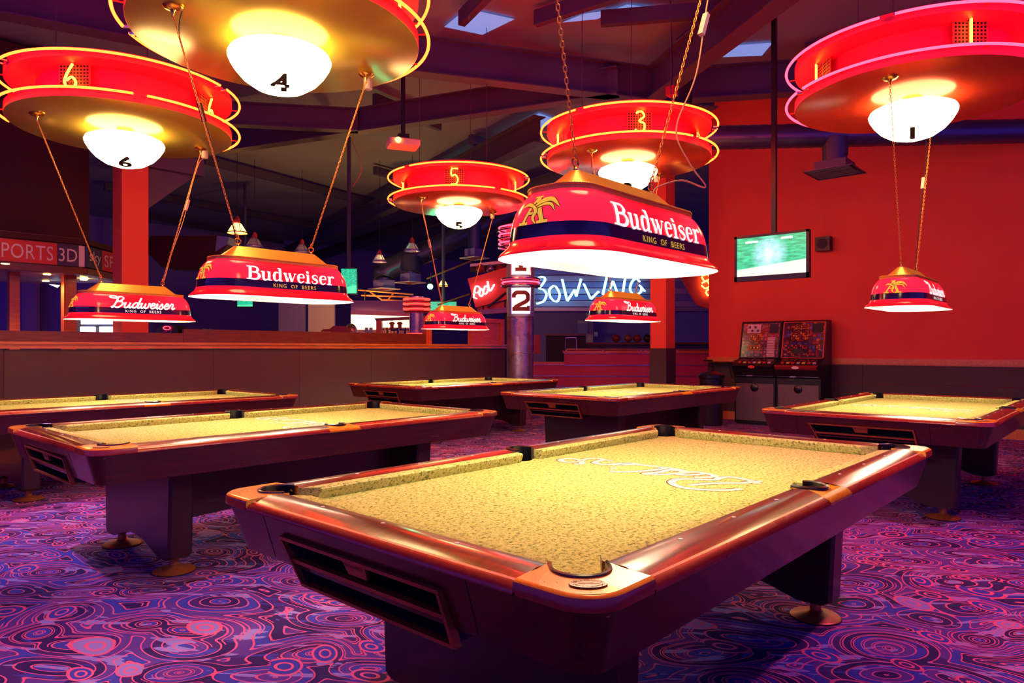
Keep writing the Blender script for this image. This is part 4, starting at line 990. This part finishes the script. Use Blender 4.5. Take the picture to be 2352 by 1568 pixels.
for zz in (2.5, 3.32): MB().lathe([(.26, zz-.09), (.33, zz-.08), (.33, zz+.08), (.26, zz+.09)], 36).build('ring_core', 'duct_metal', NC)

# slatted counter front, square to the passage
SL = thing('slatted_counter', 'low red wall of wide horizontal slats with silver joints', 'counter')
for (x0, x1, ys_) in ((1212, 1296, (836, 862, 886, 912, 941)), (1296, 1660, (810, 838, 863, 888, 914, 941))):
    for a, b_ in zip(ys_, ys_[1:]):
        slab('slat', 'slat_red', 14.6, rect(x0, a+1.6, x1, b_-.6), .06, SL); slab('slat_joint', 'slat_line', 14.585, rect(x0, a-.4, x1, a+1.7), .05, SL)
slab('cap_board', 'orange_wood', 14.56, rect(1224, 831, 1297, 836.5), .2, SL); slab('cap_board', 'orange_wood', 14.56, rect(1294, 805.5, 1662, 811), .3, SL)
HRL = thing('handrail', 'chrome tube handrail along the top of the slatted counter', 'rail')
MB().tube([atD(1300, 802, 14.7), atD(1660, 803, 14.7)], .022, 10).build('tube', 'chrome', HRL)
for x in (1302, 1385, 1472, 1482, 1556, 1640): MB().tube([atD(x, 802, 14.7), atD(x, 808, 14.7)], .014, 8).build('stanchion', 'chrome', HRL)
wv = slab('wall_bowling', 'violet_wall', 23, rect(1160, 560, 1720, 1000), .2); tag(wv, kind='structure')
slab('pale_pier', 'door_pale', 22.6, rect(1348, 700, 1362, 800), .2, wv)
CB = thing('back_counter', 'dark serving counter behind the slatted wall', 'counter')
slab('counter_body', 'board_dark', 18, rect(1256, 770, 1345, 850), .5, CB); slab('counter_body', 'sign_navy', 18.2, rect(1345, 790, 1640, 850), .5, CB); slab('counter_top', 'redwood', 17.9, rect(1254, 766, 1346, 771), .6, CB); slab('counter_top', 'redwood', 18.1, rect(1345, 786, 1640, 791), .6, CB)
slab('counter_flank', 'slat_red', 17, rect(1226, 768, 1241, 812), .3, CB); slab('monitor_back', 'board_dark', 17.5, rect(1345, 790, 1390, 803), .2, CB)
NB = thing('menu_board', 'framed dark price board standing behind the handrail', 'board'); slab('panel', 'board_dark', 16.4, rect(1300, 776, 1323, 806), .04, NB); slab('frame', 'slat_line', 16.42, rect(1299, 774.5, 1324, 807), .03, NB)
PS = thing('wall_notice', 'pale blue notice sheet on the violet wall behind the counter', 'sign'); slab('sheet', 'fridge_lit', 22.4, rect(1327, 738, 1349, 766), .03, PS).data.materials[0] = MATS['duct_pale']; slab('heading', 'door_pale', 22.38, rect(1327, 736, 1349, 742), .02, PS)
SB = thing('wall_phone', 'small white box fixed on the violet wall behind the counter', 'box'); slab('casing', 'door_pale', 22.5, rect(1365, 762, 1373, 772), .1, SB); slab('front', 'sign_text', 22.48, rect(1366, 763, 1372, 768), .02, SB)
for i, x in enumerate((1415, 1443, 1464, 1487, 1508)):
    p = atD(x, 786, 18.3); mb = MB().lathe([(.108*math.sin(PI*j/12), -.108*math.cos(PI*j/12)) for j in range(13)], 20, c=(0, 0, .108)); o = mb.build('bowling_ball', ['dark_red', 'copper', 'dark_red', 'leg_wood', 'dark_red'][i]); o.location = (p.x, p.y, p.z)
    tag(o, 'bowling ball in the row on the back counter', 'ball', 'bowling balls on the back counter')
# BOWLING neon on a slatted fascia
BW = thing('bowling_sign', 'blue neon word BOWLING mounted on a slatted fascia', 'sign')
for a in range(8): slab('slat', 'blue_wall' if a % 2 else 'violet_wall', 17.4+.03*(a % 2), rect(1205, 604+a*14.5, 1640, 604+a*14.5+12.5), .06, BW)
slab('lower_edge', 'duct_pale', 17.3, rect(1205, 706, 1640, 714), .3, BW)
def Z6(x, y): return (1140+x/3.267, 420+y/3.267)
BWS = [[(295, 745), (310, 715), (345, 703), (362, 722), (345, 755), (318, 790), (350, 800), (372, 835), (352, 885), (300, 905)],
       [(425, 770), (395, 800), (400, 850), (430, 885), (460, 880), (470, 830), (445, 780), (425, 770)],
       [(490, 722), (508, 800), (528, 885)], [(528, 885), (585, 800)], [(585, 800), (595, 850)], [(595, 850), (632, 718)],
       [(652, 755), (680, 815), (705, 870)], [(705, 870), (765, 812)], [(826, 700), (810, 770), (795, 838)],
       [(842, 825), (858, 770), (872, 735)], [(872, 735), (892, 790), (908, 832)], [(962, 718), (952, 780), (944, 832)],
       [(1072, 742), (1045, 715), (1012, 745), (1000, 800), (1030, 835), (1075, 822), (1088, 785)], [(1070, 765), (1110, 812)]]
for s_ in BWS:
    for dd in (0, 5):
        P_ = [atD(*Z6(x+dd*1.6, y+dd*.4), 17.2) for x, y in s_]; MB().tube(smooth_pts(P_, 5), .017, 8).build('neon_tube', 'neon_cyan', BW, ang=80)
RS = thing('side_neon_sign', 'red panel with looping orange neon beside the red wall end', 'sign')
slab('panel', 'sign_red', 16.6, [(1560, 630), (1650, 590), (1660, 720), (1600, 700)], .08, RS)
for s_ in ([(1612, 634), (1626, 630), (1630, 640), (1618, 645), (1612, 636)], [(1612, 650), (1624, 646), (1630, 656), (1620, 662), (1611, 655)], [(1622, 668), (1630, 664), (1636, 672), (1626, 678), (1621, 670)]):
    MB().tube(smooth_pts([atD(x, y, 16.5) for x, y in s_], 5), .018, 6).build('neon_loop', 'neon_yellow', RS, ang=80)
p = atD(1640, 690, 16.72); MB().tube([p, (p.x, p.y, 0)], .04, 6).build('leg', 'board_dark', RS)
# POOL sign
PL = thing('pool_sign', 'tilted red board with white neon word POOL', 'sign')
slab('board', 'sign_red_lit', 15.2, [(1074, 640), (1168, 612), (1168, 686), (1092, 706)], .1, PL); slab('lower_board', 'sign_red', 15.3, [(1094, 706), (1170, 690), (1170, 716), (1100, 722)], .1, PL); slab('ledge', 'violet_wall', 15.1, [(1098, 712), (1172, 705), (1172, 717), (1100, 722)], .3, PL)
def Z5(x, y): return (640+x/2.903, 360+y/2.903)
for s_ in [[(1298, 940), (1305, 880), (1320, 860), (1340, 880), (1325, 905), (1308, 905)], [(1300, 938), (1318, 945)], [(1345, 880), (1335, 915), (1350, 930), (1362, 905), (1352, 880), (1345, 880)], [(1372, 865), (1362, 900), (1376, 915), (1392, 890), (1385, 860), (1372, 865)], [(1390, 830), (1405, 895), (1435, 850)]]:
    for dd in (0, 6): MB().tube(smooth_pts([atD(*Z5(x+dd, y), 15.12) for x, y in s_], 4), .010, 6).build('neon_tube', 'neon_white', PL, ang=80)
MB().tube([atD(1162, 672, 15.15), atD(1120, 706, 15.15)], .03, 6).build('strut', 'board_dark', PL)
for x in (1110, 1160): p = atD(x, 640, 15.33); MB().tube([p, (p.x, p.y, 0)], .04, 6).build('leg', 'board_dark', PL)
BR = thing('ball_rack', 'dark shelf of coloured balls above the tilted POOL board', 'rack'); slab('shelf', 'board_dark', 15.8, rect(1080, 604, 1172, 622), .3, BR); slab('rail', 'duct_pale', 15.7, [(1080, 606), (1172, 596), (1172, 604), (1080, 612)], .05, BR)
for x, m in ((1104, 'dark_red'), (1126, 'galv'), (1148, 'dark_red')):
    p = atD(x, 617, 15.72); o = MB().lathe([(.10*math.sin(PI*j/10), -.10*math.cos(PI*j/10)) for j in range(11)], 16).build('ball', m, BR); o.location = p  # plain coloured balls that give no light

# ================================================================== LEFT: bar, signs, hall beyond the partition
YB = 11.6
pc_ = ony(191, 580, YB); xc = pc_.x
zt_, zb_ = ony(100, 556, YB).z, ony(100, 606, YB).z
BC = thing('bar_canopy', 'bar canopy with a red SPORTS 3D fascia sign', 'canopy')
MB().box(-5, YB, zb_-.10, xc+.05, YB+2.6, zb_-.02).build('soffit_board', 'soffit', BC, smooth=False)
MB().box(-5, YB+.04, zb_-.1, xc, YB+.2, zt_+.12).build('fascia_frame', 'redwood', BC, smooth=False)
MB().box(-5, YB-.04, zt_+.02, xc+.04, YB+.06, zt_+.10).build('cornice', 'dark_maroon', BC, smooth=False); MB().box(-5, YB-.03, zb_-.12, xc+.04, YB+.05, zb_-.02).build('lower_moulding', 'redwood', BC, smooth=False)
xr = ony(131, 580, YB).x
MB().box(-5, YB, zb_, xr, YB+.05, zt_).build('sign_panel', 'sign_red_lit', BC, smooth=False); MB().box(xr, YB, zb_, xc-.06, YB+.05, zt_).build('sign_panel', 'sign_navy', BC, smooth=False); MB().box(xc-.06, YB-.001, zb_, xc+.02, YB+.05, zt_).build('sign_panel', 'sign_white', BC, smooth=False)
hh = zt_-zb_; zc = (zt_+zb_)/2
xw = (ony(122, 580, YB).x, ony(-18, 580, YB).x)
text_obj('SPORTS', hh, lambda x, y: ((xw[0]+xw[1])/2+x, YB-.004, zc+y), 'lettering', 'sign_text', BC, spacing=1.05, fit=(abs(xw[0]-xw[1]), hh*.66))
text_obj('3D', hh, lambda x, y: ((xr+xc-.06)/2+x, YB-.004, zc+y), 'lettering', 'sign_text', BC, fit=((xc-.06-xr)*.84, hh*.62))
dx_ = .7071; Lc = 1.75
def CH(s_, o, z): return (xc+.02+s_*dx_+o*dx_, YB+s_*dx_-o*dx_, z)
for (s0, s1, z0, z1, m, nm, oo) in ((0, .46, zb_, zt_, 'sign_navy', 'sign_panel', .03), (.46, Lc, zb_, zt_, 'sign_red', 'sign_panel', .03), (0, Lc, zt_+.02, zt_+.1, 'dark_maroon', 'cornice', .07), (0, Lc, zb_-.12, zb_-.02, 'redwood', 'lower_moulding', .05)):
    MB().hexa([CH(s0, -.1, z0), CH(s1, -.1, z0), CH(s1, oo, z0), CH(s0, oo, z0)], [CH(s0, -.1, z1), CH(s1, -.1, z1), CH(s1, oo, z1), CH(s0, oo, z1)]).build(nm, m, BC, smooth=False)
text_obj('sky', hh, lambda x, y: CH(.25+x, .036, zc+y), 'lettering', 'sign_text', BC, fit=(.34, hh*.62)); text_obj('SPORTS', hh, lambda x, y: CH(1.10+x, .036, zc+y), 'lettering', 'sign_text', BC, fit=(1.16, hh*.6))
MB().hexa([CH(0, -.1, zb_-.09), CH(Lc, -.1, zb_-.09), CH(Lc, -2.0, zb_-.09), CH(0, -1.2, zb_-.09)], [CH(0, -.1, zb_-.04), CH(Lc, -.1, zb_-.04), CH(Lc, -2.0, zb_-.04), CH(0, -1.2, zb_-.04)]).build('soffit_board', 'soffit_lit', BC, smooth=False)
for x, y in ((12, 605), (108, 630), (105, 645)):
    p = onz(x, y, zb_-.105); o = MB().lathe([(.05, 0), (.05, -.006)], 16, cap1=True).build('downlight', 'lit_warm', BC); o.location = p
    light('SPOT', (p.x, p.y, p.z-.03), 30, (1, .60, .32), .04, spot=2.4, blend=.6, name='downlight_beam')
p = CH(.9, -.5, zb_-.1); o = MB().lathe([(.06, 0), (.05, -.02)], 16, cap1=True).build('downlight', 'lit_warm', BC); o.location = p
light('SPOT', (p[0], p[1], p[2]-.05), 30, (1, .70, .45), .04, spot=2.4, blend=.6, name='downlight_beam')
bh = MB().box(-6, YB+.3, zt_+.08, ony(205, 500, YB+.3).x, YB+3, 5.9).build('wall_bulkhead', 'dark_maroon', smooth=False); tag(bh, kind='structure')
for i, (x0, x1) in enumerate(((22, 46), (147, 176))):
    a, b_ = ony(x0, 700, YB+.5), ony(x1, 700, YB+.5); K = thing('bar_post', ['orange timber bar post under the SPORTS lettering', 'orange timber bar post under the 3D lettering'][i], 'post', (a.x, YB+.5, 0), group='timber posts of the bar')
    MB().box(0, 0, 0, b_.x-a.x, .16, zb_-.08).build('shaft', 'orange_wood', K, smooth=False); MB().box(-.02, -.015, 0, b_.x-a.x+.02, .17, .15).build('plinth', 'redwood', K, smooth=False)
FRG = thing('display_fridge', 'bright lit bottle fridge behind the lamp below disc six', 'fridge'); slab('cabinet', 'board_dark', 12.6, rect(176, 728, 272, 965), .5, FRG); slab('lit_shelf', 'fridge_lit', 12.55, rect(184, 750, 216, 764), .05, FRG); slab('lit_shelf', 'fridge_lit', 12.55, rect(228, 750, 266, 764), .05, FRG); slab('header', 'fridge_lit', 12.55, rect(186, 736, 262, 744), .05, FRG)
slab('backboard', 'blue_wall', 15.0, rect(-40, 640, 278, 790), .1, None); tag(bpy.context.scene.objects['backboard'], kind='structure'); bpy.context.scene.objects['backboard'].name = 'wall_bar'
slab('curtain', 'violet_wall', 14.8, rect(50, 650, 84, 790), .1, bpy.context.scene.objects['wall_bar'])
tb = thing('tilted_screen', 'small tilted screen hanging under the bar canopy', 'television'); slab('casing', 'board_dark', 12.4, [(104, 650), (140, 653), (132, 662), (110, 652)], .05, tb); slab('screen', 'fridge_lit', 12.38, [(112, 652.5), (136, 655), (131, 660)], .02, tb)
# ceiling bulkhead box
BX = thing('ceiling_box', 'dark chamfered ceiling box hanging behind the red column', 'bulkhead'); slab('front', 'dark_maroon', 14, [(336, 578), (344, 541), (497, 541), (490, 613), (372, 613)], .6, BX); slab('end_face', 'duct_pale', 14.02, [(497, 541), (526, 544), (522, 560), (494, 578)], .5, BX); slab('under_face', 'dark_maroon', 14.05, [(494, 578), (522, 560), (490, 613)], .5, BX)
# far furniture seen over the partition
AR = thing('arcade_machine', 'arcade cabinet top with a red oval lamp over the partition', 'arcade machine'); slab('hood', 'black_plastic', 12.4, [(356, 768), (360, 752), (372, 746), (400, 747), (408, 756), (408, 967), (356, 967)], .4, AR)
o = MB().ring(.060, .008, 0, 24, 6).build('oval_lamp', 'neon_pink', AR); o.location = atD(383, 753, 12.38); o.rotation_euler = (PI/2, 0, ANG-PI/2); o.scale = (1, .5, 1)
slab('marquee', 'art_red', 12.38, rect(372, 759, 394, 766), .02, AR)
AR2 = thing('arcade_machine', 'arcade cabinet top with a lit orange marquee over the partition', 'arcade machine'); slab('hood', 'black_plastic', 12.5, [(416, 753), (466, 755), (467, 966), (415, 966)], .4, AR2); slab('marquee', 'marquee_orange', 12.48, rect(420, 757, 448, 766), .02, AR2); slab('marquee', 'art_blue', 12.48, rect(449, 757, 462, 766), .02, AR2)
XF = thing('game_cabinet', 'long game cabinet top with an X FACTOR marquee', 'arcade machine'); slab('body', 'dark_red', 13.4, rect(655, 763, 730, 955), .5, XF); slab('marquee', 'sign_navy', 13.38, rect(672, 764, 757, 772), .03, XF); slab('edge', 'letter_gold', 13.39, rect(669, 761.5, 759, 764), .03, XF); slab('edge', 'letter_gold', 13.37, rect(756, 762, 759, 772), .03, XF)
pc2 = atD(716, 768.2, 13.36); pcr = atD(717, 768.2, 13.36); 
text_obj('X FACTOR', .055, lambda x, y: (pc2.x+RT[0]*x*1.25, pc2.y+RT[1]*x*1.25, pc2.z+y), 'lettering', 'neon_pink', XF)
PM = thing('popcorn_machine', 'dark red machine with a domed glass end over the partition', 'machine'); slab('hood', 'dark_red', 14.2, [(735, 762), (742, 756), (757, 755), (766, 748), (792, 749), (806, 760), (806, 953), (735, 953)], .5, PM); slab('panel', 'door_pale', 14.16, rect(788, 763, 814, 772), .05, PM)
mb = MB(); mb.lathe([(.14*math.cos(PI/2*j/8), .20*math.sin(PI/2*j/8)) for j in range(9)], 20); o = mb.build('dome', 'galv', PM); o.location = atD(806, 765, 14.5)
slab('door_2', 'door_pale', 20, rect(708, 680, 768, 800), .1); tag(bpy.context.scene.objects['door_2'], kind='structure')
slab('panel', 'violet_wall', 20.0, rect(640, 690, 700, 800), .1, bpy.context.scene.objects['door_2'])
KS = thing('shop_kiosk', 'brightly lit shop opening with timber posts and hanging shirts', 'kiosk')
slab('lit_wall', 'shop_white', 17.2, rect(806, 722, 948, 800), .1, KS); slab('goods', 'art_shop', 17.0, rect(868, 752, 946, 772), .15, KS); slab('counter_front', 'door_pale', 16.9, rect(806, 757, 866, 800), .1, KS)
slab('canopy_band', 'door_pale', 16.6, [(806, 712), (950, 716), (950, 726), (806, 722)], .1, KS); slab('header', 'redwood', 16.3, [(860, 731), (960, 726), (985, 722), (985, 732), (864, 737)], .15, KS); slab('post', 'orange_wood', 16.3, rect(864, 734, 876, 800), .15, KS); slab('upper_band', 'violet_wall', 16.8, rect(806, 690, 950, 714), .1, KS)
for x in (900, 918): slab('shirt', 'dark_red', 16.95, [(x-7, 742), (x-3, 739), (x+3, 739), (x+7, 742), (x+5, 745), (x+4, 744), (x+4, 754), (x-4, 754), (x-4, 744), (x-5, 745)], .05, KS)
for x in (838, 848): slab('fitting', 'duct_pale', 16.8, rect(x, 752, x+7, 772), .1, KS)
# second neon-ringed column
n2 = atD(957, 800, 15.8); N2 = thing('ringed_column', 'slim column wrapped in red neon rings beside the shop', 'column', (n2.x, n2.y, 0))
MB().lathe([(.16, 0), (.17, 2.46)], 24, cap1=True).build('shaft', 'galv', N2)
for i in range(6): MB().ring(.29, .020, 2.12+i*.056, 36, 6).build('neon_ring', 'neon_dim' if i % 2 else 'dark_red', N2, ang=80)
for i in range(3): MB().ring(.22, .016, 1.52+i*.05, 36, 6).build('neon_ring', 'neon_dim' if i % 2 == 0 else 'dark_red', N2, ang=80)
# hall televisions
def far_tv(label, D, x0, y0, x1, y1):
    T = thing('television', label, 'television'); slab('casing', 'black_plastic', D, rect(x0, y0, x1, y1), .06, T); s = slab('screen', 'screen_green', D-.01, rect(x0+2, y0+2, x1-2, y1-2.5), .008, T)
    pm = atD((x0+x1)/2, y0+8, D+.07); MB().box(-.03, -.03, 0, .03, .03, 5.98-pm.z).build('pole', 'steel_beam', T, smooth=False).location = pm; return T
far_tv('green television hanging behind the lamp below the globe marked four', 15.5, 782, 615, 821, 676)
far_tv('small green television low on the violet wall', 20, 543, 689, 582, 706)
far_tv('green television above the lamp below disc five', 18, 987, 691, 1050, 720)
# pendant bells
def pendant(px, py, D, wpx, lit, label, top=None):
    p = atD(px, py, D); r = wpx/2*D/FPX; P_ = thing('pendant_lamp', label, 'lamp', p, group='bell pendant lamps in the hall')
    MB().lathe([(r*.28, r*1.0), (r*.42, r*.92), (r*.62, r*.6), (r*.86, r*.2), (r, 0)], 24).build('bell', 'lit_amber' if lit else 'glass_clear', P_)
    MB().lathe([(r*1.02, -.015), (r*1.04, .0), (r*1.02, .015)], 24).build('rim', 'chain_brass' if lit else 'slat_line', P_)
    MB().lathe([(r*.30, r*1.0), (r*.30, r*1.4), (r*.12, r*1.75)], 16, cap1=True).build('lamp_head', 'sign_red', P_)
    for a in range(3): MB().tube([(r*math.cos(a*2.1+.4), r*math.sin(a*2.1+.4), 0), (r*.3*math.cos(a*2.1+.4), r*.3*math.sin(a*2.1+.4), r*1.2)], .012, 5).build('stay', 'slat_line', P_)
    MB().tube([(0, 0, r*1.7), (0, 0, 5.98-p.z)], .006, 5).build('drop_rod', 'cord_black', P_)
for a in [(545, 534, 16, 43, 1, 'lit amber bell pendant above the lamp below the globe marked four'), (585, 566, 17.5, 38, 0, 'clear bell pendant just beside the lit amber bell'), (694, 578, 18.5, 33, 0, 'clear bell pendant above the brass cap of the lamp under globe four'),
          (872, 601, 17.5, 32, 0, 'lower clear bell pendant in front of the ventilation duct'), (947, 576, 17.0, 35, 0, 'higher clear bell pendant in front of the ventilation duct'), (1018, 656, 22, 22, 1, 'small lit amber bell above the lamp below disc five'), (1103, 622, 21, 18, 0, 'small red topped bell pendant above the POOL board')]: pendant(*a)
# hall duct with elbow and square diffusers
HD = thing('hall_duct', 'large round duct with an elbow running across the far hall', 'duct')
MB().tube(smooth_pts([atD(881, 643, 18.95), atD(880, 634, 19.0), atD(888, 620, 19.0), atD(915, 606, 19.1), atD(1000, 568, 19.4), atD(1100, 522, 19.8), atD(1215, 470, 20.2)], 6), .30, 20).build('pipe', 'duct_metal', HD)
MB().tube([atD(943, 592, 19.0), atD(943, 628, 18.9)], .28, 18).build('drop_pipe', 'duct_metal', HD)
for x, y, D, w_, l in ((882, 664, 18.9, .62, 'white square ceiling diffuser at the duct elbow'), (943, 649, 18.9, .60, 'white square ceiling diffuser below the straight drop'), (1090, 593, 18.5, .56, 'violet square ceiling diffuser near the POOL board')):
    V_ = thing('air_diffuser', l, 'vent', atD(x, y, D)); MB().box(-w_*.33, -w_*.33, .0, w_*.33, w_*.33, .24).build('plenum', 'blue_wall', V_, smooth=False)
    for (a, b_, c_, e) in ((-w_/2, -w_/2, w_/2, -w_*.38), (-w_/2, w_*.38, w_/2, w_/2), (-w_/2, -w_*.38, -w_*.38, w_*.38), (w_*.38, -w_*.38, w_/2, w_*.38)): MB().box(a, b_, -.012, c_, e, .012).build('frame', 'door_pale', V_, smooth=False)
    MB().box(-.09, -.09, -.02, .09, .09, -.006).build('core', 'sign_red', V_, smooth=False)
    MB().lathe([(w_*.30, .24), (w_*.30, .30 if w_ > .57 else 5.98-V_.location.z)], 18).build('collar', 'duct_metal', V_)
# lighting truss with coloured spots
TR = thing('lighting_truss', 'brass lit lighting truss above the shop', 'truss')
for (a, b_) in (((800, 664), (950, 676)), ((830, 678), (952, 682)), ((880, 688), (945, 692)), ((850, 670), (880, 690)), ((905, 672), (890, 690)), ((980, 640), (1110, 588)), ((1005, 700), (1080, 675))):
    MB().tube([atD(*a, 17.8), atD(*b_, 17.8)], .022, 6).build('bar', 'copper', TR)
for x, y, m, l in ((835, 703, 'lit_warm', 'bright amber spotlight above the shop opening'), (988, 658, 'lit_green', 'bright green spotlight on the hall truss')):
    SPT = thing('spotlight', l, 'spotlight', atD(x, y, 17.5), ANG-PI/2); b_ = MB().lathe([(.07, .0), (.10, .14), (.06, .3)], 18, cap1=True).build('can', 'black_plastic', SPT); b_.rotation_euler = (-PI/2+.3, 0, 0)
    q = MB().lathe([(.0, -.006), (.065, .0), (.07, .01)], 18).build('lens', m, SPT); q.rotation_euler = (-PI/2+.3, 0, 0); MB().tube([(0, .15, 0), (0, .15, .35)], .012, 5).build('yoke', 'black_plastic', SPT)
light('POINT', atD(988, 661, 17.2), 5, (.05, 1, .4), .05, name='green_spot_beam'); light('POINT', atD(835, 707, 17.2), 40, (1, .5, .1), .05, name='amber_spot_beam')
# projector on a pole
pj = atD(926, 330, 9.6); PJ = thing('projector', 'pale ceiling projector on a black drop pole', 'projector', pj, ANG-PI/2+.35)
MB().loft([rr(.40, .30, .03, 4, -.05), rr(.42, .32, .03, 4, -.03), rr(.42, .32, .03, 4, .03), rr(.38, .28, .03, 4, .045)], True, True, True).build('body', 'white_plastic', PJ)
o = MB().lathe([(.035, 0), (.035, .02)], 16, cap1=True).build('lens', 'lit_amber', PJ); o.location = (-.1, -.16, 0); o.rotation_euler = (PI/2, 0, 0)
MB().box(-.07, -.07, .045, .07, .07, .12).build('mount', 'black_plastic', PJ, smooth=False); MB().lathe([(.03, .12), (.03, 5.15-pj.z)], 12).build('pole', 'black_plastic', PJ)
for i, (x, y, D, l) in enumerate(((406, 397, 11, 'small red boxed sensor with cables under the roof steel'), (1543, 210, 9.5, 'small orange junction box by the chain of the badged table lamp'))):
    J = thing('junction_box', l, 'box', atD(x, y, D)); MB().box(-.06, -.06, -.06, .06, .06, .06).build('casing', 'sign_red', J, smooth=False); MB().tube([(0, 0, .06), (.02, 0, .3), (0, .02, ZR-J.location.z)], .006, 5).build('cable', 'cord_black', J)

lw = MB().tube(smooth_pts([onz(815, 303, ZB-.02), atD(810, 325, 11.6), atD(826, 365, 11.2), atD(829, 395, 11.2), atD(811, 428, 11.2)], 6), .004, 5).build('loose_wire', 'mesh_red'); tag(lw, 'thin loose pink wire dangling from a roof beam', 'wire')
